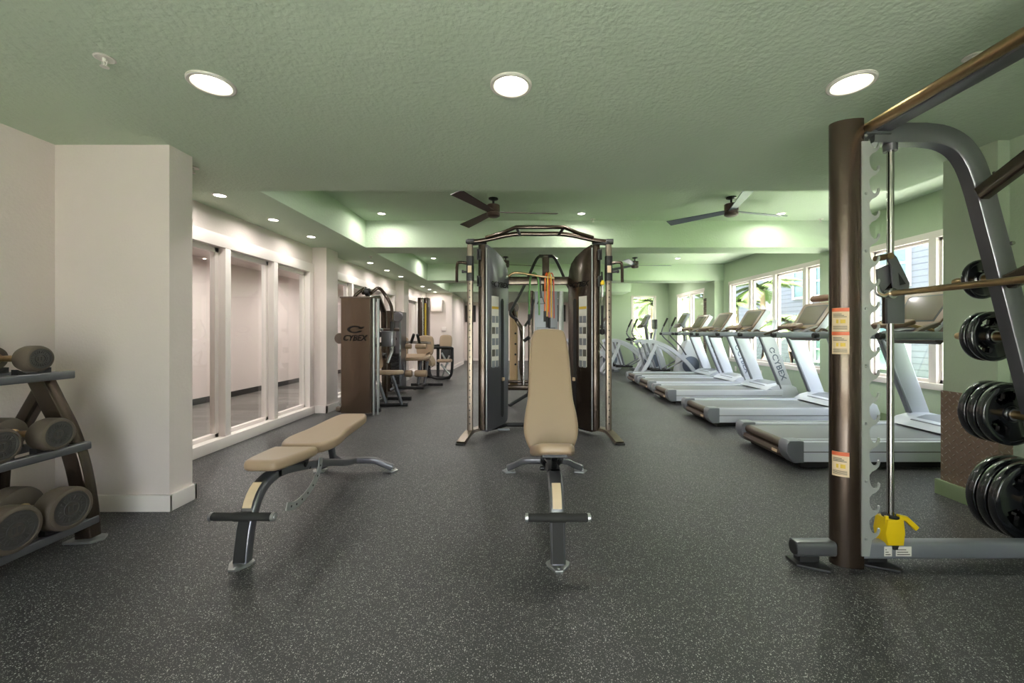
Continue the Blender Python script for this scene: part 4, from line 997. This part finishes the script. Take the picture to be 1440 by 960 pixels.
    b = MB(); b.prism([(-.27, -.10), (.27, -.10), (.33, .06), (-.33, .06)], -.10, -.03, 'XY', bev=.015, M=Mc); b.build('tray', 'brown_plastic', r)
    # control pod reaching towards the runner, with keys
    Mk = frame_matrix((1.30, W/2, 1.26), (0, -1, 0), (.95, 0, .30))
    b = MB(); b.pad([(p.x, p.y) for p in catmull([(-.15, -.07, 0), (.15, -.07, 0), (.19, .0, 0), (.15, .08, 0), (-.15, .08, 0), (-.19, 0, 0)], 5, closed=True)], .045, .015, Mk); kp = b.build('control_pod', 'screen_bezel', r)
    for i in range(4):
        for j in range(2):
            b = MB(); b.lathe([(0, .0), (.012, 0), (.011, .004), (0, .005)], o=(-.09+.06*i, -.025+.05*j, .045), seg=10, M=Mk); b.build('key', 'label_cream', kp)
    for s in (-1, 1):
        b = MB(); b.tube([V((1.31, W/2+s*.15, 1.27)), V((1.44, W/2+s*.20, 1.235)), V((1.53, W/2+s*.24, 1.20))], .015, 8); b.build('pod_arm', 'worn_chrome', r)
    b = MB(); b.rtube([(1.14, .10, 1.17), (1.30, .14, 1.23), (1.46, .16, 1.28)], .05, .03); b.rtube
    b.build('grip_arm', 'brown_plastic', r)
    b = MB(); b.rtube([(1.14, W-.10, 1.17), (1.30, W-.14, 1.23), (1.46, W-.16, 1.28)], .05, .03); b.build('grip_arm', 'brown_plastic', r)
    return r
tm = make_treadmill()
TML = ['silver treadmill nearest the camera, passing behind the tall rack post', 'silver treadmill second from the camera, its console left of the rack post', 'silver treadmill in the middle of the row, third from the camera',
       'silver treadmill fourth in the row, second from the far end', 'silver treadmill at the far end of the row, beside the cross trainers']
for i, (x, y) in enumerate([(2.335, 3.60), (2.34, 5.17), (2.40, 6.80), (2.46, 8.02), (2.50, 9.15)]):
    place(tm, i == 0, (x, y, 0), 0, TML[i])


# ------------------------------------------------------------------ cross trainers (user faces +x)
def make_elliptical():
    r = thing('cross_trainer', '', 'cross trainer', (0, 0, 0), 0, 'cross trainers at the far end')
    for y in (-.30, .30):
        b = MB(); b.sweep(catmull([(.10, y, .93), (.25, y, .97), (.5, y, .94), (.85, y, .78), (1.2, y, .50), (1.45, y, .22), (1.6, y, .05)], 5), [(-.03, -.045), (.03, -.045), (.03, .045), (-.03, .045)]); b.build('arched_beam', 'silver_paint', r)
        b = MB(); b.rtube([(.48, y, .90), (.30, y, .45), (.06, y, .03)], .06, .09); b.build('rear_leg', 'silver_paint', r)
        b = MB(); b.rtube([(.16, y*.9, .92), (.36, y*.8, .30)], .035, .05); b.build('link', 'silver_dark', r)
        b = MB(); b.rtube([(.42, y*.9, .92), (.64, y*.7, .22)], .035, .05); b.build('link', 'silver_dark', r)
        b = MB(); b.prism([(.40, .20), (.86, .20), (.88, .24), (.44, .24), (.40, .29)], y*.55-.07, y*.55+.07, 'XZ', bev=.006); b.build('pedal', 'black_plastic', r)
        b = MB(); b.tube(catmull([(1.28, y*.75, .62), (1.10, y*.9, .86), (.86, y, 1.10), (.84, y, 1.26), (.98, y, 1.56)], 6), .018, 10); h = b.build('moving_handle', 'graphite', r)
        b = MB(); b.tube([V((.88, y, 1.36)), V((.985, y, 1.58))], .024, 10); b.build('grip', 'rubber', h)
        b = MB(); b.tube([(.80, y*.5, .24), (1.26, y*.6, .50)], .02, 8); b.build('foot_link', 'silver_dark', r)
    b = MB(); b.prism([(1.05, .06), (1.75, .06), (1.86, .2), (1.80, .45), (1.62, .78), (1.45, 1.0), (1.32, .98), (1.18, .6)], -.17, .17, 'XZ', bev=.03); hs = b.build('housing', 'silver_paint', r)
    for s in (-1, 1):
        b = MB(); b.lathe([(0, 0), (.2, 0), (.22, .012), (.2, .024), (.12, .02), (.1, .03), (0, .034)], axis='Y', seg=28)
        if s < 0:
            for v in b.bm.verts: v.co.y *= -1
        for v in b.bm.verts: v.co += V((1.42, s*.172, .36))
        b.build('wheel_cover', 'logo_grey', hs)
    b = MB(); b.rtube([(1.36, 0, .92), (1.30, 0, 1.40)], .09, .08); b.build('console_post', 'graphite', r)
    t = math.radians(62); Mc = frame_matrix((1.16, 0, 1.36), (0, -1, 0), (math.cos(t), 0, math.sin(t)))
    b = MB(); b.prism([(-.18, .0), (.18, .0), (.23, .08), (.21, .36), (.14, .40), (-.14, .40), (-.21, .36), (-.23, .08)], -.07, 0, 'XY', bev=.015, M=Mc); cn = b.build('console', 'silver_dark', r)
    b = MB(); b.prism([(-.15, .09), (.15, .09), (.17, .33), (-.17, .33)], 0, .004, 'XY', M=Mc); b.build('screen', 'screen', cn)
    b = MB(); b.prism([(-.18, -.05), (.18, -.05), (.15, .05), (-.15, .05)], 0, .05, 'XY', bev=.01, M=Mc); b.build('cup_tray', 'brown_plastic', r)
    b = MB(); b.box(.0, .12, -.36, .36, 0, .05, bev=.01); b.build('rear_foot', 'silver_dark', r)
    b = MB(); b.box(1.5, 1.66, -.36, .36, 0, .06, bev=.01); b.build('front_foot', 'silver_dark', r)
    return r
el = make_elliptical()
for i, (x, y, l) in enumerate([(2.86, 10.72, 'white-framed cross trainer right behind the last treadmill'), (2.20, 11.85, 'white-framed cross trainer, second behind the treadmills, its console against the palm window'),
      (1.2, 12.75, 'cross trainer farthest left, mostly behind the right silver upright')]):
    place(el, i == 0, (x, y, 0), 0, l)
r = thing('exercise_bike', 'white housed exercise bike below the palm window at the far right corner', 'exercise bike', (3.9, 12.9, 0))
b = MB(); b.prism([(3.55, .10), (4.15, .10), (4.35, .45), (4.25, .80), (4.0, 1.0), (3.75, .9), (3.6, .5)], 12.78, 13.02, 'XZ', bev=.05); b.build('housing', 'silver_paint', r)
b = MB(); b.rtube([(3.5, 12.9, .3), (3.35, 12.9, .92)], .07, .06); b.build('seat_post', 'silver_dark', r)
b = MB(); b.sphere((3.33, 12.9, .98), .15, (1, .8, .35)); b.build('saddle', 'rubber', r)
b = MB(); b.rtube([(4.05, 12.9, .9), (4.15, 12.9, 1.35)], .07, .06); b.build('console_post', 'silver_dark', r)
b = MB(); b.box(4.05, 4.13, 12.72, 13.08, 1.3, 1.6, bev=.02); b.build('console', 'black_plastic', r)
for x in (3.45, 4.3):
    b = MB(); b.box(x-.05, x+.05, 12.6, 13.2, 0, .08, bev=.015); b.build('foot_bar', 'silver_dark', r)
b = MB(); b.rtube([(3.40, 12.9, .05), (4.35, 12.9, .05)], .07, .06); b.rtube([(3.7, 12.9, .08), (3.7, 12.9, .3)], .1, .1); b.build('floor_beam', 'silver_dark', r)

tw = thing('rolled_towel', 'dark brown rolled cloth lying on top of the second treadmill console', 'towel', (4.08, 5.61, 1.60))
b = MB(); b.lathe([(0, -.20), (.03, -.20), (.045, -.18), (.048, .0), (.045, .18), (.03, .20), (0, .20)], o=(4.085, 5.61, 1.665), axis='Y', seg=18); b.build('roll', 'towel_brown', tw)
b = MB(); b.tube([(4.085+.012*k/3*math.cos(k), 5.41, 1.665+.012*k/3*math.sin(k)) for k in range(9)], .004, 6); b.build('fold', 'fan_brown', tw)
# ------------------------------------------------------------------ weight machines along the glazed wall
def padbox(b, c, sx, sy, sz, R=None, r=None):
    """upholstered block centred at c"""
    M = Matrix.Translation(c) @ (R or Matrix.Identity(4)) @ Matrix.Translation((0, 0, -sz/2))
    k = min(sx, sy)*.22
    ol = [(sx/2-k, -sy/2), (sx/2, -sy/2+k), (sx/2, sy/2-k), (sx/2-k, sy/2), (-sx/2+k, sy/2), (-sx/2, sy/2-k), (-sx/2, -sy/2+k), (-sx/2+k, -sy/2)]
    ol = [(p.x, p.y) for p in catmull([(a, c_, 0) for a, c_ in ol], 3, closed=True)]
    b.pad(ol, sz, r or sz*.35, M); return b
RX = lambda d: Matrix.Rotation(math.radians(d), 4, 'X')
RY = lambda d: Matrix.Rotation(math.radians(d), 4, 'Y')
RZ = lambda d: Matrix.Rotation(math.radians(d), 4, 'Z')
A = thing('weight_machine', 'bronze selector weight machine with large dark emblem on its shroud, nearest in the left row', 'weight machine', (-2.43, 6.3, 0), 0, 'selector weight machines')
b = MB(); b.prism([(-2.655, 5.90), (-2.635, 5.865), (-2.50, 5.85), (-2.36, 5.85), (-2.225, 5.865), (-2.205, 5.90), (-2.205, 6.06), (-2.655, 6.06)], .04, 1.69, 'XY'); sh = b.build('shroud', 'shroud_brown', A)
b = MB(); b.prism([(-2.67, 5.895), (-2.645, 5.855), (-2.50, 5.84), (-2.36, 5.84), (-2.215, 5.855), (-2.19, 5.895), (-2.19, 6.20), (-2.67, 6.20)], 1.69, 1.712, 'XY', bev=.005); b.build('top_cap', 'brown_plastic', sh)
Mt = frame_matrix((-2.44, 5.8475, 1.115), (1, 0, 0), (0, 0, 1))
text('CYBEX', .115, Mt, 'logo_dark', sh, shear=.3, sx=.95, bold=.022)
b = MB(); swoosh(b, frame_matrix((-2.43, 5.8475, 1.24), (1, 0, 0), (0, 0, 1)), .22, .105); b.build('emblem', 'logo_dark', sh)
for x in (-2.2, -2.155):
    b = MB(); b.rtube([(x+.012, 5.93+(x+2.2), .0), (x+.012, 5.93+(x+2.2), 1.69)], .03, .06, up=(0, 1, 0), rr=.01); b.build('side_rail', 'steel', A)
b = MB(); b.rtube([(-2.60, 6.14, .03), (-2.60, 6.14, 1.68)], .05, .05, up=(0, 1, 0)); b.build('rear_rail', 'steel', A)
for k in range(12):
    b = MB(); b.box(-2.56, -2.30, 6.09, 6.19, .16+k*.055, .208+k*.055, bev=.004); b.build('stack_plate', 'black_metal', A)
b = MB(); b.rtube([(-2.72, 6.0, .06), (-2.12, 6.0, .06)], .08, .06); b.rtube([(-2.43, 6.0, .05), (-2.43, 7.2, .05)], .07, .06); b.rtube([(-2.68, 7.2, .04), (-2.0, 7.2, .04)], .06, .06); b.build('base_frame', 'black_metal', A)
b = MB(); b.lathe([(0, -.02), (.07, -.02), (.08, 0), (.07, .02), (0, .02)], o=(-2.70, 5.97, 1.11), axis='Y', seg=24); b.build('hand_wheel', 'brown_plastic', A)
b = MB(); b.rtube([(-2.72, 5.93, .09), (-2.655, 5.93, .09)], .09, .07); b.build('base_end', 'brown_plastic', A)
b = MB(); b.rtube([(-2.43, 6.14, 1.70), (-2.43, 6.75, 1.78), (-2.43, 7.05, 1.55), (-2.43, 7.1, .06)], .09, .07); b.build('upright_frame', 'bronze', A)
for s in (-1, 1):
    b = MB(); b.tube(catmull([(-2.43+s*.06, 6.3, 1.80), (-2.43+s*.10, 6.5, 1.90), (-2.43+s*.22, 6.45, 1.80), (-2.43+s*.34, 6.4, 1.60), (-2.43+s*.37, 6.35, 1.35)], 5), .026, 10); ar = b.build('press_arm', 'bronze', A)
    b = MB(); b.tube([(-2.43+s*.37, 6.35, 1.36), (-2.43+s*.37, 6.33, 1.18)], .03, 10); b.build('grip', 'rubber', ar)
    b = MB(); b.tube([(-2.43+s*.2, 6.46, 1.24), (-2.43+s*.45, 6.46, 1.24)], .025, 10); b.build('chest_handle', 'brown_plastic', A)
b = MB(); b.lathe([(.01, -.03), (.06, -.03), (.06, .03), (.01, .03)], o=(-2.43, 6.32, 1.82), axis='X', seg=18); b.build('pulley', 'black_plastic', A)
b = MB(); padbox(b, V((-2.20, 6.62, .55)), .40, .46, .07, RX(-4)); b.build('seat', 'vinyl', A)
b = MB(); padbox(b, V((-2.40, 6.60, .86)), .50, .34, .07, RY(82)); b.build('back_pad', 'vinyl', A)
for px, py, Yy, rr_ in ((536, 470, 6.6, .05), (548, 478, 6.8, .06), (541, 500, 6.7, .05), (551, 492, 7.1, .055)):
    c = at(px, py, Yy); b = MB(); b.lathe([(0, -.025), (rr_, -.025), (rr_*.8, 0), (rr_, .025), (0, .025)], o=c, axis='X', seg=18); b.build('pulley', 'black_plastic', A)
b = MB(); b.tube(catmull([at(533, 462, 6.6), at(545, 468, 6.7), at(552, 488, 6.8), at(545, 510, 6.7)], 5), .022, 8); b.build('linkage', 'steel', A)
b = MB(); b.tube([at(530, 486, 6.5), at(556, 476, 6.9)], .03, 8); b.build('adjuster_tube', 'bronze', A)
b = MB(); b.box(-2.2, -2.02, 6.25, 6.42, .98, 1.22, bev=.02); b.build('counterweight_box', 'graphite', A)
for s, x in ((-1, -2.33), (1, -2.08)):
    b = MB(); b.rtube([(x-.03, 6.5, .51), (x+.09, 6.62, .03)], .045, .045); b.build('seat_leg', 'graphite', A)
b = MB(); b.rtube([(-2.38, 6.6, .03), (-1.90, 6.64, .03)], .05, .05); b.build('floor_bar', 'black_metal', A)
# second machine: prone leg curl
B = thing('weight_machine', 'leg curl machine with beige pads and roller cushions, second in the left row', 'weight machine', (-2.2, 8.6, 0), 0, 'selector weight machines')
for x0, x1, m, z1 in ((-2.72, -2.60, 'bronze', 1.62), (-2.55, -2.42, 'graphite', 1.60)):
    b = MB(); b.prism([(x0, 8.0), (x0+.03, 7.97), (x1-.03, 7.97), (x1, 8.0), (x1, 8.35), (x0, 8.35)], .04, z1, 'XY', bev=.0); b.build('shroud', m, B)
b = MB(); b.rtube([(-2.575, 7.99, .05), (-2.575, 7.99, 1.58)], .03, .04, up=(0, 1, 0)); b.build('guide_rail', 'chrome', B)
b = MB(); b.lathe([(0, -.03), (.09, -.03), (.10, 0), (.09, .03), (0, .03)], o=(-2.46, 7.93, 1.50), axis='Y', seg=20); b.build('top_pulley', 'graphite', B)
for k in range(10):
    b = MB(); b.box(-2.60, -2.44, 7.90, 7.965, .2+k*.06, .252+k*.06, bev=.003); b.build('stack_plate', 'black_metal', B)
b = MB(); b.rtube([at(550, 480, 8.3), at(606, 482, 8.5)], .05, .05); b.build('grip_beam', 'bronze', B)
for px in (578, 590):
    b = MB(); b.tube([at(px, 482, 8.4), at(px+4 if px < 580 else px-3, 470, 8.3)], .03, 10); b.build('grip', 'rubber', B)
for px in (571, 592):
    b = MB(); c = at(px, 487, 8.3); b.lathe([(0, -.11), (.04, -.11), (.05, -.10), (.05, .10), (.04, .11), (0, .11)], o=c, axis='X', seg=18); b.build('upper_roller', 'vinyl', B)
    c = at(px, 525, 8.3); b = MB(); b.lathe([(0, -.12), (.06, -.12), (.07, -.10), (.07, .10), (.06, .12), (0, .12)], o=c, axis='X', seg=18); b.build('lower_roller', 'vinyl', B)
b = MB(); padbox(b, at(583, 502, 8.55), .62, .5, .07, RX(6)); b.build('seat', 'vinyl', B)
b = MB(); padbox(b, at(605, 506, 8.75), .10, .40, .30, RY(-30)); b.build('side_pad', 'vinyl', B)
b = MB(); padbox(b, at(598, 486, 8.95), .36, .44, .09, RX(78)); b.build('back_pad', 'vinyl', B)
b = MB(); padbox(b, at(566, 487, 8.95), .24, .40, .07, RX(78)); b.build('shoulder_pad', 'vinyl', B)
b = MB(); b.rtube([at(560, 545, 8.0), at(596, 545, 8.0)], .07, .06); b.rtube([V((-2.15, 8.0, .1)), V((-2.15, 9.0, .06))], .06, .06); b.rtube([V((-2.5, 9.0, .05)), V((-1.8, 9.0, .05))], .06, .06); b.build('base_frame', 'black_metal', B)
for px in (563, 588, 597):
    b = MB(); b.rtube([at(px+4, 508, 8.4), at(px, 540, 8.3)], .05, .05); b.build('seat_leg', 'graphite', B)
b = MB(); b.rtube(catmull([at(566, 505, 8.2), at(568, 520, 8.1), at(560, 540, 8.0), at(549, 548, 7.95)], 5), .04, .05); b.build('lever_arm', 'graphite', B)
b = MB(); b.tube(catmull([at(556, 468, 8.0), at(561, 478, 8.0), at(562, 500, 8.0), at(553, 522, 8.0)], 5), .022, 10); b.build('cable_guard', 'steel', B)
# third machine
Cc = thing('weight_machine', 'seated weight machine with tall bronze tower and dark tubular loop, farthest in the left row', 'weight machine', (-2.1, 10.4, 0), 0, 'selector weight machines')
for px0, px1, m in ((587, 595, 'bronze'), (596, 602, 'bronze')):
    x0 = (px0-738)*10.6/F; x1 = (px1-738)*10.6/F
    b = MB(); b.box(x0, x1, 10.6, 10.85, .04, 2.10, bev=.02); b.build('shroud', m, Cc)
b = MB(); b.rtube([(-2.635, 10.58, .05), (-2.635, 10.58, 2.05)], .03, .03, up=(0, 1, 0)); b.build('guide_rail', 'chrome', Cc)
b = MB(); b.box(-2.59, -2.55, 10.57, 10.60, 1.1, 1.95); b.build('chart', 'label_yellow', Cc)
b = MB(); padbox(b, at(627, 481, 10.3), .30, .36, .09, RX(80)); b.build('back_pad', 'vinyl', Cc)
b = MB(); b.box(-2.10, -1.86, 10.2, 10.45, .48, .78, bev=.03); b.build('seat_box', 'black_plastic', Cc)
b = MB(); padbox(b, V((-1.98, 10.1, .50)), .34, .36, .07); b.build('seat', 'vinyl', Cc)
lp = [at(604, 494, 10.2), at(604, 522, 10.2), at(610, 531, 10.2), at(628, 531, 10.2), at(635, 524, 10.2), at(636, 494, 10.2), at(633, 489, 10.2), at(608, 489, 10.2)]
b = MB(); b.tube(catmull(lp, 4, closed=True), .035, 10, closed=True, up=(0, 1, 0)); b.build('loop_frame', 'black_metal', Cc)
b = MB(); b.rtube([at(616, 484, 10.25), at(616, 532, 10.25)], .07, .06, up=(0, 1, 0)); b.build('centre_post', 'black_metal', Cc)
for (a, c_) in (((621, 496), (630, 512)), ((632, 500), (622, 528)), ((620, 512), (632, 526))):
    b = MB(); b.tube([at(*a, 10.1), at(*c_, 10.15)], .025, 8); b.build('linkage', 'steel', Cc)
b = MB(); b.rtube([at(600, 486, 10.5), at(617, 486, 10.4)], .08, .06); b.build('arm_beam', 'black_metal', Cc)
b = MB(); b.rtube([(-2.6, 10.7, .05), (-1.9, 10.3, .05)], .08, .07); b.build('base_frame', 'black_metal', Cc)
# cable station behind the trainer
D = thing('multi_station', 'tall brown cable station standing behind the trainer, seen between its towers', 'weight machine', (.33, 7.0, 0))
X0 = .36
b = MB(); b.rtube([(X0, 7.05, .06), (X0, 7.05, 2.5)], .12, .12, up=(0, 1, 0)); b.build('mast', 'bronze', D)
b = MB(); b.box(X0-.12, X0+.12, 6.98, 7.12, 2.49, 2.53, bev=.01); b.build('mast_cap', 'brown_plastic', D)
for s in (-1, 1):
    b = MB(); b.rtube(catmull([(X0+s*.05, 7.0, 2.50), (X0+s*.16, 6.95, 2.44), (X0+s*.36, 6.9, 2.0), (X0+s*.56, 6.85, 1.62), (X0+s*.60, 6.83, 1.50), (X0+s*.48, 6.8, 1.40)], 4), .045, .045); b.build('lat_arm', 'black_metal', D)
for k in range(16):
    b = MB(); b.box(X0-.16, X0+.16, 6.93, 6.99, .25+k*.065, .308+k*.065, bev=.003); b.build('stack_plate', 'graphite', D)
b = MB(); b.box(X0-.19, X0+.20, 6.985, 7.0, .15, 1.9); b.build('stack_shroud', 'silver_dark', D)
b = MB(); b.box(X0+.22, X0+.30, 6.95, 7.05, .1, 1.9, bev=.01); b.build('side_column', 'steel', D)
b = MB(); b.box(-.26, -.12, 7.0, 7.10, .22, 1.62, bev=.05, seg=3); tp = b.build('tan_panel', 'tan_panel', D)
for zz in (.65, .82, 1.0, 1.18):
    b = MB(); b.lathe([(0, -.006), (.018, -.004), (.018, .0)], o=(-.16, 7.0, zz), axis='Y', seg=12); b.build('panel_slot', 'black_plastic', tp)
b = MB(); b.lathe([(0, -.04), (.09, -.04), (.10, 0), (.09, .04), (0, .04)], o=(-.20, 6.93, 1.62), axis='Y', seg=22); b.build('pivot_disc', 'brown_plastic', D)
b = MB(); b.rtube(catmull([(-.20, 6.9, 1.6), (-.14, 6.88, 1.4), (-.05, 6.9, 1.2), (-.06, 6.95, .6), (-.02, 6.95, .3)], 4), .06, .06); b.build('swing_arm', 'bronze', D)
b = MB(); b.rtube([(.10, 6.92, .25), (.10, 6.92, 1.9)], .09, .06, up=(0, 1, 0)); b.build('front_column', 'bronze', D)
b = MB(); b.rtube([(-.02, 6.88, .30), (-.02, 6.88, 1.3)], .03, .03, up=(0, 1, 0)); b.build('guide_rail', 'chrome', D)
b = MB(); b.rtube([(-.30, 6.9, .27), (.62, 6.9, .27)], .10, .09); b.rtube([(-.3, 6.95, .36), (.3, 6.95, .36)], .05, .05); b.rtube([(.36, 6.8, .2), (.36, 6.8, .03)], .1, .1); b.rtube([(.36, 6.9, .1), (.36, 7.9, .06)], .08, .08); b.build('base_frame', 'bronze', D)
b = MB(); b.rtube([(-.25, 6.60, .02), (.05, 6.85, .16), (.1, 6.9, .27)], .05, .05); b.rtube([(.97, 6.60, .02), (.67, 6.85, .16), (.6, 6.9, .27)], .05, .05); b.build('splayed_feet', 'black_metal', D)
b = MB(); padbox(b, V((.36, 6.72, .55)), .34, .40, .08); b.build('seat', 'vinyl', D)
b = MB(); b.tube([(.0, 6.85, 1.30), (.10, 6.85, 1.45), (.14, 6.88, 1.75)], .02, 8); b.tube([(-.02, 6.85, 1.05), (.08, 6.85, 1.12)], .03, 8); b.build('cable_arm', 'black_plastic', D)
# ------------------------------------------------------------------ outdoors
mb = MB(); mb.box(5.0, 60, -30, 60, -.35, -.25); mb.box(-40, 5.0, -40, -2.8, -.35, -.25); mb.box(-10, 5.1, 17.6, 60, -.35, -.25); mb.box(2.95, 5.1, 13.95, 17.6, -.35, -.25); struct('ground', mb, 'grass')
mb = MB(); mb.box(5.05, 7.6, -12, 30, -.26, -.22); mb.box(-12, 5.05, -14, -2.8, -.26, -.22); struct('bounce_slab', mb, 'bounce_concrete')  # unseen pale slab, added to bounce sunlight up to the ceiling
bd = thing('apartment_building', 'grey lap-sided apartment building with white-trimmed windows seen through the right windows', 'building', (12, 14, -.3))
b = MB(); b.box(10.5, 20, 5.5, 20.5, -.3, 9); b.build('wall', 'siding', bd)
b = MB(); b.box(10.8, 20, 20.5, 24, -.3, 9); b.build('wall_wing', 'building_white', bd)
b = MB(); b.box(10.44, 10.6, 16.9, 17.9, -.3, 9); b.box(10.44, 10.6, 5.4, 5.65, -.3, 9); b.build('corner_board', 'building_white', bd)
def bwin(y0, y1, z0, z1, p=bd, x=10.5):
    f = MB(); t = .09
    f.box(x-.06, x, y0-t, y0, z0-t, z1+t); f.box(x-.06, x, y1, y1+t, z0-t, z1+t); f.box(x-.06, x, y0, y1, z0-t, z0); f.box(x-.06, x, y0, y1, z1, z1+t); f.box(x-.05, x, y0, y1, (z0+z1)/2-.03, (z0+z1)/2+.03)
    o = f.build('window', 'building_white', p)
    g = MB(); g.box(x-.02, x+.01, y0, y1, z0, z1); g.build('pane', 'window_teal', o)
for y0, y1 in ((6.4, 7.3), (8.6, 9.5), (11.2, 12.2), (14.05, 14.7), (15.1, 15.9)):
    bwin(y0, y1, 2.55, 3.55 if y0 > 13 else 3.7); bwin(y0, y1, .2, 1.55 if y0 < 13 else 1.0); bwin(y0, y1, 5.3, 6.8)
b2 = thing('apartment_building', 'pale apartment building with blue-grey siding, seen through the far right windows', 'building', (12, 33, -.3))
b = MB(); b.box(13.5, 26, 27, 46, -.3, 9); b.build('wall', 'siding', b2)
for y0 in (27.8, 30.2, 33, 36, 39): bwin(y0, y0+1.2, 3.4, 4.9, b2, 13.5); bwin(y0, y0+1.2, .6, 2.1, b2, 13.5)
def palm(label, loc, h, n, L, seed):
    rnd = random.Random(seed); r = thing('palm_tree', label, 'palm tree', loc, 0, 'palm trees outside')
    x, y, z = loc
    b = MB(); b.tube([(x, y, z), (x+.04, y, z+h*.5), (x, y, z+h)], .10, 12, scales=[1.2, 1, .8]); b.build('trunk', 'trunk', r)
    b = MB()
    for k in range(n):
        a = 2*PI*k/n+rnd.uniform(-.2, .2); el = rnd.uniform(.1, 1.1); ll = L*rnd.uniform(.8, 1.1)
        P = []
        for i in range(9):
            t = i/8; rr = ll*t*math.cos(el*(1-.5*t)); zz = ll*(math.sin(el)*t-.75*t*t)
            P.append(V((x+rr*math.cos(a), y+rr*math.sin(a), z+h+zz)))
        b.tube(P, .012, 5)
        sd = V((-math.sin(a), math.cos(a), 0))
        for i in range(1, 41):
            t = i/41; q = t*8; j = min(int(q), 7); p = P[j].lerp(P[j+1], q-j); d = (P[j+1]-P[j]).normalized()
            le = ll*.34*math.sin(PI*min(1, t*.85+.12))
            for s in (-1, 1):
                e = p+(sd*s*.85+d*.6+V((0, 0, -.35))).normalized()*le
                w_ = d*.018
                v = [b.bm.verts.new(c) for c in (p-w_, p+w_, (p+e)/2+w_*1.1+V((0, 0, .02)), e, (p+e)/2-w_*1.1+V((0, 0, .02)))]
                b.bm.faces.new(v)
    b.build('fronds', 'leaf', r); return r
palm('palm tree with bright fronds outside the long right window, left pane', (9.1, 17.6, -.25), 2.6, 17, 1.3, 1)
palm('palm tree outside the long right window, second pane', (8.6, 14.8, -.25), 3.0, 16, 1.35, 2)
palm('low palm with dark fronds outside the third pane of the long right window', (8.0, 12.3, -.25), 1.75, 13, 1.0, 3)
palm('palm tree outside the far back window, left one', (4.2, 19.5, -.25), 2.2, 18, 1.5, 4)
palm('palm tree outside the far back window, right one', (6.6, 21.5, -.25), 2.9, 18, 1.5, 5)
hd = MB()
rnd = random.Random(3)
for k in range(900):
    c = V((rnd.uniform(2.5, 12), rnd.uniform(25, 26.5), rnd.uniform(-.2, 3.6))); a = rnd.uniform(0, 6.3); s_ = rnd.uniform(.12, .3)
    v = [hd.bm.verts.new(c+V((math.cos(a+q)*s_, rnd.uniform(-.1, .1), math.sin(a+q)*s_))) for q in (0, 1.9, 4)]
    hd.bm.faces.new(v)
hd.box(2.5, 12, 25.4, 26.2, -.25, 3.3)
o = hd.build('hedge', 'leaf', None, (7, 25.5, -.25)); tag(o, 'dense green hedge far outside behind the palms', 'hedge')
# ------------------------------------------------------------------ light, sky, camera
w = bpy.data.worlds.new('sky'); S.world = w; w.use_nodes = True
nt = w.node_tree; bg = nt.nodes['Background']
sky = nt.nodes.new('ShaderNodeTexSky'); sky.sky_type = 'NISHITA'; sky.sun_disc = False; sky.sun_elevation = math.radians(48); sky.sun_rotation = math.radians(200); sky.air_density = 1.0; sky.dust_density = 3
mxs = nt.nodes.new('ShaderNodeMix'); mxs.data_type = 'RGBA'; mxs.inputs[0].default_value = .6; mxs.inputs[7].default_value = (6, 6.2, 6.6, 1)
nt.links.new(sky.outputs[0], mxs.inputs[6]); nt.links.new(mxs.outputs[2], bg.inputs[0]); bg.inputs[1].default_value = WORLD
l = bpy.data.lights.new('sun', 'SUN'); l.energy = SUN; l.angle = math.radians(2); l.color = (1, .96, .9)
o = bpy.data.objects.new('sun', l); COL.objects.link(o); o.rotation_euler = (math.radians(52), 0, math.radians(2)); o.location = (6, -4, 9)
cam = bpy.data.cameras.new('camera'); co = bpy.data.objects.new('camera', cam); COL.objects.link(co); S.camera = co
cam.sensor_width = 36; cam.lens = F/1440*36; cam.shift_x = -18/1440; cam.shift_y = -13/1440; cam.clip_start = .02; cam.clip_end = 200
co.location = (0, 0, CH); co.rotation_euler = (PI/2, 0, 0)
S.view_settings.view_transform = 'Standard'; S.view_settings.look = 'None'; S.view_settings.gamma = 1; S.view_settings.exposure = EXPO
S.view_settings.use_curve_mapping = False
S.cycles.use_denoising = True
S.cycles.max_bounces = 8; S.cycles.diffuse_bounces = 5; S.cycles.glossy_bounces = 4; S.cycles.transparent_max_bounces = 16
S.cycles.sample_clamp_indirect = 6; S.cycles.caustics_reflective = False; S.cycles.caustics_refractive = False
